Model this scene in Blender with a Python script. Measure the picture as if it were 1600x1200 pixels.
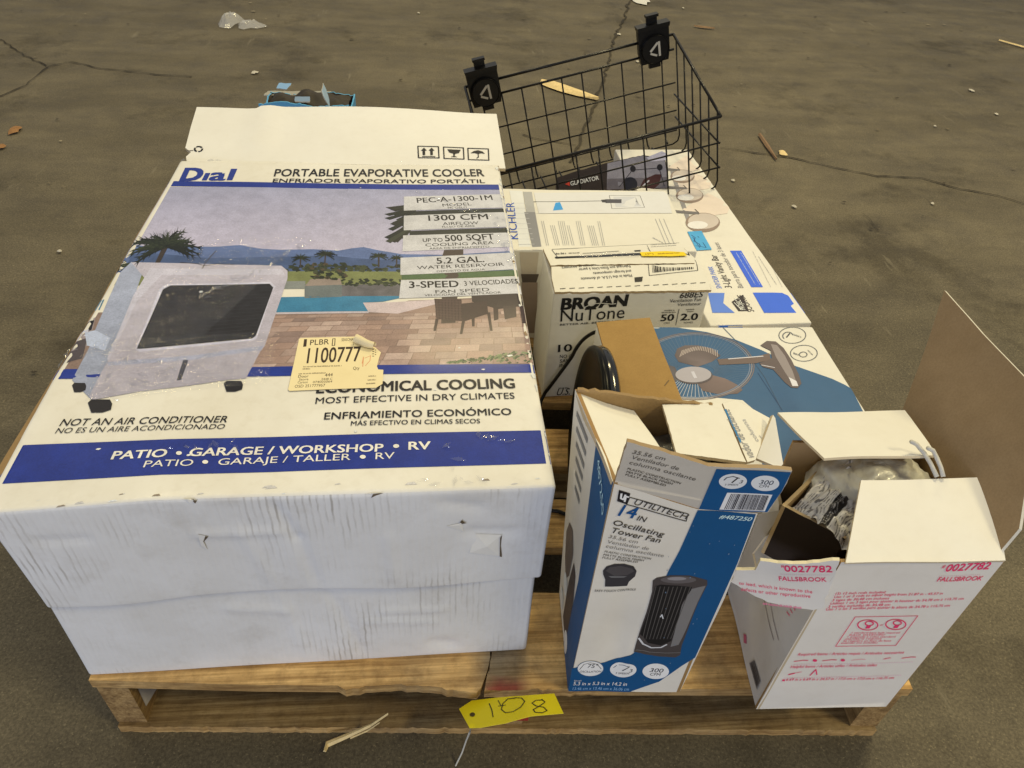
import bpy, bmesh, math, random
from mathutils import Vector, Matrix, noise as mn
from mathutils.geometry import tessellate_polygon

for o in list(bpy.data.objects):
    bpy.data.objects.remove(o, do_unlink=True)
SC = bpy.context.scene
COL = SC.collection
PI = math.pi
D = 0.13                       # height of the pallet deck; geometry below is measured from the deck

# ------------------------------------------------------------------ camera
FPX = 1161.0                   # focal length in photo pixels (1600 wide)
def nv(*a): return Vector(a).normalized()
UP = nv(100, 1347, 1161)
YA = Vector((-116, 1009, -1161)).normalized(); YA = (YA - UP * YA.dot(UP)).normalized()
XA = YA.cross(UP)
ROT = Matrix((XA, YA, UP))     # camera axes -> world
CAMZ = 0.8886
CAMP = Vector((0, 0, CAMZ))    # deck relative
cam = bpy.data.cameras.new('camera'); cam.sensor_width = 36; cam.lens = 36 * FPX / 1600
cam.clip_start = 0.02; cam.clip_end = 200
camo = bpy.data.objects.new('camera', cam); COL.objects.link(camo)
camo.matrix_world = Matrix.Translation((0, 0, CAMZ + D)) @ ROT.to_4x4()
SC.camera = camo
def ray(px, py): return ROT @ Vector((px - 800, 600 - py, -FPX))

# ------------------------------------------------------------------ light
wd = bpy.data.worlds.new('World'); SC.world = wd; wd.use_nodes = True
bg = wd.node_tree.nodes['Background']
bg.inputs[0].default_value = (0.97, 0.975, 1.0, 1); bg.inputs[1].default_value = 0.345
def area(name, loc, target, sx, sy, power, col):
    l = bpy.data.lights.new(name, 'AREA'); l.shape = 'RECTANGLE'; l.size = sx; l.size_y = sy
    l.energy = power; l.color = col
    o = bpy.data.objects.new(name, l); COL.objects.link(o); o.location = loc
    o.rotation_euler = (Vector(target) - Vector(loc)).to_track_quat('-Z', 'Y').to_euler()
WARM = (1.0, 0.84, 0.46)
area('ceiling_lamp', (2.3, 3.0, 5.0), (0.2, 0.9, 0), 1.3, 0.5, 145, WARM)
area('ceiling_lamp', (-2.6, 3.4, 5.0), (0, 0.9, 0), 1.3, 0.5, 45, WARM)
area('ceiling_lamp', (0.4, 6.5, 5.0), (0, 1.2, 0), 1.3, 0.5, 75, WARM)
area('ceiling_lamp', (3.5, -1.5, 5.0), (0.2, 0.8, 0), 1.3, 0.5, 115, WARM)
area('dock_door_light', (-2.6, -7.0, 0.95), (0, 0.8, 0.2), 3.6, 1.7, 195, (0.82, 0.89, 1.08))
SC.view_settings.view_transform = 'Standard'; SC.view_settings.look = 'None'
SC.view_settings.exposure = 0.0; SC.view_settings.gamma = 1.0; SC.view_settings.use_curve_mapping = False

# ------------------------------------------------------------------ colour helpers
def lin(c): 
    c /= 255.0
    return c / 12.92 if c <= 0.04045 else ((c + 0.055) / 1.055) ** 2.4
def S(r, g, b): return (lin(r), lin(g), lin(b))
def fac(k):
    return lambda r, g, b: tuple(min(0.88, lin(v) * f) for v, f in zip((r, g, b), k))
T = fac((1.01, 1.13, 1.57))     # ink colours seen on lamp-lit top faces, taken back to paper colour
F = fac((2.0, 2.0, 1.9))
FW = fac((1.6, 1.75, 2.0))       # ink colours seen on faces turned to the camera
WHITE = (0.79, 0.785, 0.76); KRAFT = (0.34, 0.21, 0.085); BLACK = (0.012, 0.012, 0.013)

# ------------------------------------------------------------------ materials
def newmat(name):
    m = bpy.data.materials.new(name); m.use_nodes = True
    nt = m.node_tree; b = nt.nodes['Principled BSDF']
    return m, nt, b
def nd(nt, t, **kw):
    n = nt.nodes.new(t)
    for k, v in kw.items():
        if k.startswith('i_'): n.inputs[k[2:].replace('_', ' ')].default_value = v
        else: setattr(n, k, v)
    return n
def noise_node(nt, scale, detail=4, rough=0.55, coord='Object', stretch=None):
    tc = nd(nt, 'ShaderNodeTexCoord'); src = tc.outputs[coord]
    if stretch:
        mp = nd(nt, 'ShaderNodeMapping'); mp.inputs['Scale'].default_value = stretch
        nt.links.new(src, mp.inputs['Vector']); src = mp.outputs['Vector']
    n = nd(nt, 'ShaderNodeTexNoise'); n.inputs['Scale'].default_value = scale
    n.inputs['Detail'].default_value = detail; n.inputs['Roughness'].default_value = rough
    nt.links.new(src, n.inputs['Vector'])
    return n
def ramp(nt, src, a, b, ca=(0, 0, 0, 1), cb=(1, 1, 1, 1)):
    r = nd(nt, 'ShaderNodeValToRGB'); r.color_ramp.elements[0].position = a; r.color_ramp.elements[1].position = b
    r.color_ramp.elements[0].color = ca; r.color_ramp.elements[1].color = cb
    nt.links.new(src, r.inputs['Fac']); return r.outputs['Color']
def mixc(nt, mode, f, a, b):
    m = nd(nt, 'ShaderNodeMix', data_type='RGBA', blend_type=mode)
    for s, v in ((m.inputs[0], f), (m.inputs[6], a), (m.inputs[7], b)):
        if hasattr(v, 'links') or isinstance(v, bpy.types.NodeSocket): nt.links.new(v, s)
        else: s.default_value = v
    return m.outputs[2]
def bump(nt, b, hgt, strength, dist, prev=None):
    n = nd(nt, 'ShaderNodeBump'); n.inputs['Strength'].default_value = strength; n.inputs['Distance'].default_value = dist
    nt.links.new(hgt, n.inputs['Height'])
    if prev is not None: nt.links.new(prev, n.inputs['Normal'])
    nt.links.new(n.outputs['Normal'], b.inputs['Normal']); return n.outputs['Normal']
def attr(nt):
    a = nd(nt, 'ShaderNodeAttribute'); a.attribute_name = 'Col'; return a.outputs['Color']

def card(name, rough=0.5, coat=0.0, dirt=0.25, wr=0.12, streak=False, flutes=None):
    """printed cardboard: ink colour from the mesh, scuffs, smudges and fine dents"""
    m, nt, b = newmat(name)
    c = attr(nt)
    n1 = noise_node(nt, 9, 5, 0.6)
    c = mixc(nt, 'MULTIPLY', dirt, c, ramp(nt, n1.outputs['Fac'], 0.36, 0.66, (0.72, 0.68, 0.60, 1), (1, 1, 1, 1)))
    n2 = noise_node(nt, 70, 3, 0.6)
    c = mixc(nt, 'MULTIPLY', dirt * 0.5, c, ramp(nt, n2.outputs['Fac'], 0.30, 0.50, (0.75, 0.71, 0.64, 1), (1, 1, 1, 1)))
    if name == 'gloss_card':
        g1 = noise_node(nt, 520, 3, 0.7); c = mixc(nt, 'MULTIPLY', 0.55, c, ramp(nt, g1.outputs['Fac'], 0.32, 0.62, (0.66, 0.66, 0.67, 1), (1.1, 1.1, 1.1, 1)))
        g3 = noise_node(nt, 48, 5, 0.7); c = mixc(nt, 'MULTIPLY', 0.55, c, ramp(nt, g3.outputs['Fac'], 0.34, 0.64, (0.76, 0.76, 0.77, 1), (1.1, 1.1, 1.1, 1)))
    if streak:      # grime picked up along the flutes of the front wall
        tc = nd(nt, 'ShaderNodeTexCoord'); wv = nd(nt, 'ShaderNodeTexWave', bands_direction='X'); nt.links.new(tc.outputs['Object'], wv.inputs['Vector'])
        wv.inputs['Scale'].default_value = 46; wv.inputs['Distortion'].default_value = 1.6; wv.inputs['Detail'].default_value = 2; wv.inputs['Detail Scale'].default_value = 1.2
        s1 = noise_node(nt, 1.0, 4, 0.6, stretch=(110, 40, 16)); mk = noise_node(nt, 5.2, 3, 0.6)
        a = mixc(nt, 'MULTIPLY', 1.0, ramp(nt, wv.outputs['Fac'], 0.62, 0.95), ramp(nt, s1.outputs['Fac'], 0.40, 0.62))
        f = mixc(nt, 'MULTIPLY', 1.0, a, ramp(nt, mk.outputs['Fac'], 0.50, 0.66))
        c = mixc(nt, 'MIX', nd_scale(nt, f, 0.55), c, (0.20, 0.165, 0.12, 1))
        m3 = noise_node(nt, 11, 5, 0.7); sm = ramp(nt, m3.outputs['Fac'], 0.54, 0.70)
        c = mixc(nt, 'MIX', nd_scale(nt, sm, 0.22), c, (0.34, 0.30, 0.24, 1))
        flute = wv
    nt.links.new(c, b.inputs['Base Color'])
    b.inputs['Roughness'].default_value = rough; b.inputs['Specular IOR Level'].default_value = 0.2
    if coat:
        b.inputs['Coat Weight'].default_value = coat; b.inputs['Coat Roughness'].default_value = 0.12
    r = noise_node(nt, 26, 3, 0.5)
    nrm = bump(nt, b, r.outputs['Fac'], wr, 0.004)
    r2 = noise_node(nt, 7, 2, 0.5)
    nrm = bump(nt, b, r2.outputs['Fac'], 0.10 if streak else 0.25, 0.012, nrm)
    if streak: bump(nt, b, flute.outputs['Fac'], 0.10, 0.0012, nrm)
    if flutes:
        w = noise_node(nt, 1.0, 1, 0.3, stretch=flutes)
        bump(nt, b, w.outputs['Fac'], 0.16, 0.002, nrm)
    return m
def nd_scale(nt, sock, k):
    n = nd(nt, 'ShaderNodeMath', operation='MULTIPLY'); nt.links.new(sock, n.inputs[0]); n.inputs[1].default_value = k
    return n.outputs[0]

M = {}
M['gloss_card'] = card('gloss_card', 0.42, 0.10, 0.16, 0.10)
M['smudged_card'] = card('smudged_card', 0.48, 0.05, 0.30, 0.05, streak=True)
M['worn_card'] = card('worn_card', 0.45, 0.05, 0.35, 0.14)
M['ribbed_card'] = card('ribbed_card', 0.55, 0.0, 0.22, 0.08, flutes=(3, 3, 190))
M['soft_card'] = card('soft_card', 0.5, 0.0, 0.15, 0.10)
M['paper'] = card('paper', 0.6, 0.0, 0.2, 0.15)

def kraft():
    m, nt, b = newmat('kraft_card'); c = attr(nt)
    n = noise_node(nt, 1, 4, 0.6, stretch=(40, 40, 40)); c = mixc(nt, 'MULTIPLY', 0.4, c, ramp(nt, n.outputs['Fac'], 0.3, 0.7, (0.72, 0.68, 0.6, 1), (1, 1, 1, 1)))
    n2 = noise_node(nt, 420, 2, 0.6); c = mixc(nt, 'MULTIPLY', 0.3, c, ramp(nt, n2.outputs['Fac'], 0.35, 0.6, (0.7, 0.66, 0.6, 1), (1, 1, 1, 1)))
    nt.links.new(c, b.inputs['Base Color']); b.inputs['Roughness'].default_value = 0.8
    n3 = noise_node(nt, 18, 4, 0.5); bump(nt, b, n3.outputs['Fac'], 0.2, 0.004); return m
M['kraft'] = kraft()

def wood(axis):
    m, nt, b = newmat('worn_wood'); c = attr(nt)
    st = (3.0, 60, 60) if axis == 'x' else (60, 3.0, 60)
    n = noise_node(nt, 1.4, 6, 0.65, stretch=st)
    c = mixc(nt, 'MULTIPLY', 1.0, c, ramp(nt, n.outputs['Fac'], 0.36, 0.60, (0.62, 0.54, 0.42, 1), (1.15, 1.12, 1.05, 1)))
    n2 = noise_node(nt, 7, 5, 0.65)
    c = mixc(nt, 'MULTIPLY', 0.8, c, ramp(nt, n2.outputs['Fac'], 0.34, 0.60, (0.64, 0.58, 0.48, 1), (1.05, 1.03, 1, 1)))
    gp = noise_node(nt, 4.5, 5, 0.7); c = mixc(nt, 'MIX', nd_scale(nt, ramp(nt, gp.outputs['Fac'], 0.50, 0.66), 0.32), c, (0.32, 0.26, 0.17, 1))
    g2 = noise_node(nt, 1.0, 4, 0.6, stretch=(7, 260, 260) if axis == 'x' else (260, 7, 260))
    c = mixc(nt, 'MULTIPLY', 0.7, c, ramp(nt, g2.outputs['Fac'], 0.36, 0.56, (0.62, 0.54, 0.43, 1), (1.06, 1.05, 1.03, 1)))
    n4 = noise_node(nt, 60, 5, 0.7)
    c = mixc(nt, 'MULTIPLY', 0.5, c, ramp(nt, n4.outputs['Fac'], 0.34, 0.55, (0.45, 0.4, 0.34, 1), (1, 1, 1, 1)))
    nt.links.new(c, b.inputs['Base Color']); b.inputs['Roughness'].default_value = 0.72
    nrm = bump(nt, b, n.outputs['Fac'], 0.5, 0.003); bump(nt, b, n4.outputs['Fac'], 0.3, 0.002, nrm); return m
M['wood_x'] = wood('x'); M['wood_y'] = wood('y')

def plain(name, col, rough, metal=0.0, coat=0.0, nscale=60, var=0.25, bmp=0.08, trans=0.0, alpha=1.0):
    m, nt, b = newmat(name)
    n = noise_node(nt, nscale, 4, 0.6)
    c = mixc(nt, 'MULTIPLY', var, (*col, 1), ramp(nt, n.outputs['Fac'], 0.35, 0.65, (0.6, 0.6, 0.6, 1), (1, 1, 1, 1)))
    nt.links.new(c, b.inputs['Base Color'])
    b.inputs['Roughness'].default_value = rough; b.inputs['Metallic'].default_value = metal
    b.inputs['Coat Weight'].default_value = coat; b.inputs['Transmission Weight'].default_value = trans
    b.inputs['Alpha'].default_value = alpha
    bump(nt, b, n.outputs['Fac'], bmp, 0.002)
    return m
M['wire'] = plain('black_wire', (0.007, 0.0065, 0.006), 0.38, 0, 0.15)
M['black_plastic'] = plain('black_plastic', (0.006, 0.006, 0.0065), 0.36, 0, 0.05)
M['black_gloss'] = plain('glossy_black_plastic', (0.003, 0.003, 0.003), 0.28, 0, 0.0, bmp=0.0)
M['black_gloss'].node_tree.nodes['Principled BSDF'].inputs['Specular IOR Level'].default_value = 0.12
for k_ in ('wire', 'black_plastic'): M[k_].node_tree.nodes['Principled BSDF'].inputs['Specular IOR Level'].default_value = 0.25
M['chrome'] = plain('smoked_chrome', (0.10, 0.097, 0.09), 0.14, 1.0, 0, bmp=0.02)
M['silver_foil'] = plain('padded_foil', (0.80, 0.80, 0.72), 0.36, 0.12, 0.2, 45, 0.3, 0.9)
M['clear_plastic'] = plain('clear_plastic', (0.9, 0.9, 0.9), 0.08, 0, 0.5, 60, 0.1, 0.6, 0.0, 0.32)
M['splinter_wood'] = plain('fresh_split_wood', (0.86, 0.67, 0.33), 0.7, 0, 0, 90, 0.5, 0.4)
M['old_wood'] = plain('old_wood_chip', (0.26, 0.16, 0.085), 0.75, 0, 0, 90, 0.5, 0.4)
M['string'] = plain('cotton_string', (0.62, 0.60, 0.54), 0.8)
M['bag'] = card('printed_poly_bag', 0.30, 0.3, 0.2, 0.22)
M['tag'] = card('yellow_tag_card', 0.42, 0.1, 0.1, 0.05)
M['leaf'] = plain('dry_leaf', (0.30, 0.15, 0.05), 0.7)

def film(name='clear_tape_film', fac_=0.16, rough_=0.10):
    m, nt, b = newmat(name)
    out = nt.nodes['Material Output']; nt.nodes.remove(b)
    tr = nd(nt, 'ShaderNodeBsdfTransparent'); gl = nd(nt, 'ShaderNodeBsdfGlossy'); gl.inputs['Roughness'].default_value = rough_
    mx = nd(nt, 'ShaderNodeMixShader')
    n = noise_node(nt, 75, 3, 0.6); bp = nd(nt, 'ShaderNodeBump'); bp.inputs['Strength'].default_value = 0.8; bp.inputs['Distance'].default_value = 0.006
    nt.links.new(n.outputs['Fac'], bp.inputs['Height']); nt.links.new(bp.outputs['Normal'], gl.inputs['Normal'])
    mx.inputs[0].default_value = fac_; nt.links.new(tr.outputs[0], mx.inputs[1]); nt.links.new(gl.outputs[0], mx.inputs[2])
    nt.links.new(mx.outputs[0], out.inputs['Surface']); return m
M['film'] = film()
M['loose_film'] = film('loose_wrinkled_film', 0.05, 0.07)

def floor_mat():
    m, nt, b = newmat('stained_concrete'); c = attr(nt)
    n1 = noise_node(nt, 1.1, 6, 0.6)
    c = mixc(nt, 'MULTIPLY', 0.8, c, ramp(nt, n1.outputs['Fac'], 0.30, 0.70, (0.78, 0.77, 0.76, 1), (1.14, 1.12, 1.06, 1)))
    n2 = noise_node(nt, 9, 6, 0.7)
    c = mixc(nt, 'MULTIPLY', 0.8, c, ramp(nt, n2.outputs['Fac'], 0.32, 0.66, (0.74, 0.73, 0.71, 1), (1.12, 1.11, 1.07, 1)))
    n3 = noise_node(nt, 230, 4, 0.75)
    c = mixc(nt, 'MULTIPLY', 0.75, c, ramp(nt, n3.outputs['Fac'], 0.38, 0.64, (0.62, 0.60, 0.57, 1), (1.32, 1.29, 1.2, 1)))
    v = noise_node(nt, 290, 2, 0.6)
    c = mixc(nt, 'MIX', nd_scale(nt, ramp(nt, v.outputs['Fac'], 0.63, 0.70), 0.55), c, (0.30, 0.26, 0.17, 1))
    n6 = noise_node(nt, 2.6, 6, 0.72)
    c = mixc(nt, 'MULTIPLY', 0.75, c, ramp(nt, n6.outputs['Fac'], 0.54, 0.66, (1.07, 1.07, 1.07, 1), (0.55, 0.54, 0.53, 1)))
    n7 = noise_node(nt, 1.0, 4, 0.6, stretch=(38, 4.5, 1)); n8 = noise_node(nt, 3.1, 3, 0.6)
    sc_ = mixc(nt, 'MULTIPLY', 1.0, ramp(nt, n7.outputs['Fac'], 0.63, 0.70), ramp(nt, n8.outputs['Fac'], 0.50, 0.60))
    c = mixc(nt, 'MIX', nd_scale(nt, sc_, 0.30), c, (0.30, 0.27, 0.20, 1))
    n5 = noise_node(nt, 1.0, 5, 0.6, stretch=(2.2, 7, 1))      # tyre-dragged grime
    c = mixc(nt, 'MULTIPLY', 0.55, c, ramp(nt, n5.outputs['Fac'], 0.38, 0.62, (0.66, 0.65, 0.64, 1), (1.08, 1.07, 1.05, 1)))
    nt.links.new(c, b.inputs['Base Color'])
    rr = ramp(nt, n2.outputs['Fac'], 0.3, 0.7, (0.50, 0.50, 0.50, 1), (0.78, 0.78, 0.78, 1)); nt.links.new(rr, b.inputs['Roughness'])
    b.inputs['Specular IOR Level'].default_value = 0.15
    nrm = bump(nt, b, n3.outputs['Fac'], 0.16, 0.002); bump(nt, b, n2.outputs['Fac'], 0.08, 0.006, nrm); return m
M['floor'] = floor_mat()

# ------------------------------------------------------------------ mesh builder
BASE = {}
def tess(pts, cell=None):
    """fill a 2-D outline (may be concave); cut it on a grid when it has to follow a bent surface"""
    tris = tessellate_polygon([[Vector((p[0], p[1], 0)) for p in pts]])
    bm = bmesh.new(); vs = [bm.verts.new((p[0], p[1], 0)) for p in pts]
    for t in tris:
        try: bm.faces.new([vs[i] for i in t])
        except ValueError: pass
    if cell:
        for ax in (0, 1):
            lo = min(p[ax] for p in pts); hi = max(p[ax] for p in pts)
            k = math.floor(lo / cell) + 1
            while k * cell < hi:
                co = [0, 0, 0]; no = [0, 0, 0]; co[ax] = k * cell; no[ax] = 1
                bmesh.ops.bisect_plane(bm, geom=bm.verts[:] + bm.edges[:] + bm.faces[:], plane_co=co, plane_no=no); k += 1
        bmesh.ops.triangulate(bm, faces=[f for f in bm.faces if len(f.verts) > 3])
    bm.normal_update()
    for f in bm.faces:
        if f.normal.z < 0: f.normal_flip()
    bm.verts.index_update()
    v = [(x.co.x, x.co.y) for x in bm.verts]; t = [tuple(y.index for y in f.verts) for f in bm.faces]
    bm.free(); return v, t

class MB:
    def __init__(s): s.v = []; s.f = []; s.c = []; s.m = []; s.sm = []
    def add(s, verts, faces, cols, mat=0, smooth=False):
        k = len(s.v); s.v += [Vector(p) for p in verts]
        if isinstance(cols, tuple): cols = [cols] * len(verts)
        s.c += cols
        for f in faces: s.f.append([i + k for i in f]); s.m.append(mat); s.sm.append(smooth)
    def quad(s, a, b, c, d, col, mat=0): s.add([a, b, c, d], [(0, 1, 2, 3)], col, mat)
    def box(s, lo, hi, col, mat=0, M4=None):
        p = [Vector((x, y, z)) for z in (lo[2], hi[2]) for y in (lo[1], hi[1]) for x in (lo[0], hi[0])]
        if M4: p = [M4 @ q for q in p]
        s.add(p, [(0, 2, 3, 1), (4, 5, 7, 6), (0, 1, 5, 4), (2, 6, 7, 3), (0, 4, 6, 2), (1, 3, 7, 5)], col, mat)
    def tube(s, path, r, col=BLACK, n=8, mat=0, closed=False, rads=None):
        path = [Vector(p) for p in path]; vs = []; N = len(path)
        ref = Vector((0.13, 0.37, 0.92)).normalized()
        for i, p in enumerate(path):
            a = path[(i - 1) % N] if (closed or i) else p; b2 = path[(i + 1) % N] if (closed or i < N - 1) else p
            t = (b2 - a).normalized(); u = t.cross(ref)
            if u.length < 1e-3: u = t.cross(Vector((1, 0, 0)))
            u.normalize(); w = t.cross(u); rr = rads[i] if rads else r
            vs += [p + (u * math.cos(2 * PI * k / n) + w * math.sin(2 * PI * k / n)) * rr for k in range(n)]
        fs = []
        for i in range(N if closed else N - 1):
            j = (i + 1) % N
            fs += [(i * n + k, i * n + (k + 1) % n, j * n + (k + 1) % n, j * n + k) for k in range(n)]
        if not closed: fs += [tuple(range(n))[::-1], tuple(range((N - 1) * n, N * n))]
        s.add(vs, fs, col, mat, True)
    def build(s, name, mats, parent=None, loc=None):
        base = BASE[parent.name] if parent else Vector(loc or (0, 0, 0))
        me = bpy.data.meshes.new(name)
        me.from_pydata([p - base for p in s.v], [], s.f)
        for m in mats: me.materials.append(M[m])
        me.polygons.foreach_set('material_index', s.m); me.polygons.foreach_set('use_smooth', s.sm)
        ca = me.color_attributes.new('Col', 'FLOAT_COLOR', 'POINT')
        ca.data.foreach_set('color', [x for c in s.c for x in (c[0], c[1], c[2], 1.0)])
        me.update()
        o = bpy.data.objects.new(name, me); COL.objects.link(o); BASE[o.name] = base
        if parent: o.parent = parent
        else: o.location = base + Vector((0, 0, D))
        return o
def tag(o, label, cat, group=None):
    o['label'] = label; o['category'] = cat
    if group: o['group'] = group
def thing(name, loc, label, cat, group=None):
    o = bpy.data.objects.new(name, None); COL.objects.link(o); o.empty_display_size = 0.05
    b = Vector(loc); BASE[o.name] = b; o.location = b + Vector((0, 0, D)); tag(o, label, cat, group); return o

def nz(x, y, z=0.0, s=1.0): return mn.noise(Vector((x * s, y * s, z * s)))

# ---- surfaces on which print is laid
class Face:
    def __init__(s, O, Ut, Vt, disp=None):
        s.O = Vector(O); s.U = (Vector(Ut) - s.O).normalized(); v = Vector(Vt) - s.O
        s.N = s.U.cross(v).normalized(); s.V = s.N.cross(s.U); s.disp = disp
    def uv(s, px, py):
        r = ray(px, py); t = (s.O - CAMP).dot(s.N) / r.dot(s.N); p = CAMP + r * t - s.O
        return (p.dot(s.U), p.dot(s.V))
    def w2(s, p): p = Vector(p) - s.O; return (p.dot(s.U), p.dot(s.V))
    def P(s, u, v, h=0.0):
        d = s.disp(u, v) if s.disp else 0.0
        return s.O + s.U * u + s.V * v + s.N * (h + d)

class RBox:
    """carton with softened edges, slightly bulged and dented walls"""
    def __init__(s, O, L, W, H, yaw=0.0, r=0.004, amp=0.0015, ns=9.0, seed=0.0, warp=None, dents=None):
        s.O = Vector(O); s.L, s.W, s.H = L, W, H; s.r = r; s.amp = amp; s.ns = ns; s.seed = seed; s.warp = warp; s.dents = dents
        s.c, s.s = math.cos(yaw), math.sin(yaw)
    def pt(s, x, y, z, h=0.0):
        r = s.r
        q = Vector((min(max(x, r), s.L - r), min(max(y, r), s.W - r), min(max(z, r), s.H - r)))
        d = Vector((x, y, z)) - q
        n = d.normalized() if d.length > 1e-9 else Vector((0, 0, 1))
        a = (s.dents(x, z) if (s.dents and y < r * .8) else 0.0) + s.amp * (nz(q.x, q.y + s.seed, q.z, s.ns) + 0.10 * nz(q.x, q.y + s.seed, q.z, s.ns * 2.3))
        p = q + n * (r + h + a)
        if s.warp: p = p + s.warp(q.x / s.L, q.y / s.W, q.z / s.H)
        return s.O + Vector((p.x * s.c - p.y * s.s, p.x * s.s + p.y * s.c, p.z))
    def loc(s, p):
        p = Vector(p) - s.O; return Vector((p.x * s.c + p.y * s.s, -p.x * s.s + p.y * s.c, p.z))
    def lines(s, L, cell):
        r = s.r; n = max(1, int((L - 2 * r) / cell))
        return [0, r * 0.35, r * 0.7] + [r + (L - 2 * r) * k / n for k in range(n + 1)] + [L - r * 0.7, L - r * 0.35, L]
    def shell(s, mb, col, cell=0.02, mat=0, bottom=True, colf=None, cf=None, matf=None):
        X, Y, Z = s.lines(s.L, cell), s.lines(s.W, cell), s.lines(s.H, cell)
        XF, ZF = (s.lines(s.L, cf), s.lines(s.H, cf)) if cf else (X, Z)
        def grid(A, B, f, flip, col=col, mat=mat):
            v = [f(a, b) for a in A for b in B]; nb = len(B)
            fs = [((i * nb + j), ((i + 1) * nb + j), ((i + 1) * nb + j + 1), (i * nb + j + 1)) for i in range(len(A) - 1) for j in range(nb - 1)]
            if flip: fs = [t[::-1] for t in fs]
            cs = [col(*t) if callable(col) else col for t in [(a, b) for a in A for b in B]]
            mb.add(v, fs, cs, mat, True)
        grid(X, Y, lambda a, b: s.pt(a, b, s.H), False)
        if bottom: grid(X, Y, lambda a, b: s.pt(a, b, 0), True)
        grid(XF, ZF, lambda a, b: s.pt(a, 0, b), False, colf or col, mat if matf is None else matf); grid(X, Z, lambda a, b: s.pt(a, s.W, b), True)
        grid(Y, Z, lambda a, b: s.pt(0, a, b), True); grid(Y, Z, lambda a, b: s.pt(s.L, a, b), False)
    def side(s, which): return RFace(s, which)
class RFace:
    def __init__(s, b, which):
        s.b = b; s.w = which
        R = lambda x, y, z: b.O + Vector((x * b.c - y * b.s, x * b.s + y * b.c, z))
        if which == 'top': f = Face(R(0, 0, b.H), R(1, 0, b.H), R(0, 1, b.H))
        elif which == 'front': f = Face(R(0, 0, 0), R(1, 0, 0), R(0, 0, 1))
        else: f = Face(R(0, b.W, 0), R(0, 0, 0), R(0, b.W, 1))
        s.f = f
    def uv(s, px, py): return s.f.uv(px, py)
    def P(s, u, v, h=0.0):
        b = s.b
        if s.w == 'top': return b.pt(min(max(u, 0), b.L), min(max(v, 0), b.W), b.H, h)
        if s.w == 'front': return b.pt(min(max(u, 0), b.L), 0, min(max(v, 0), b.H), h)
        return b.pt(0, min(max(b.W - u, 0), b.W), min(max(v, 0), b.H), h)

# ---- lettering
TCACHE = {}
def glyphs(txt, bold):
    key = (txt, 0)
    if key in TCACHE: return TCACHE[key]
    cu = bpy.data.curves.new('letters', 'FONT'); cu.body = txt; cu.size = 1.0; cu.resolution_u = 3
    o = bpy.data.objects.new('letters', cu); COL.objects.link(o)
    dg = bpy.context.evaluated_depsgraph_get(); me = o.evaluated_get(dg).to_mesh()
    v = [(p.co.x, p.co.y) for p in me.vertices]; t = [tuple(p.vertices) for p in me.polygons]
    o.evaluated_get(dg).to_mesh_clear(); bpy.data.objects.remove(o); bpy.data.curves.remove(cu)
    TCACHE[key] = (v, t); return TCACHE[key]
CAP = max(p[1] for p in glyphs('H', 0.0)[0])

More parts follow.
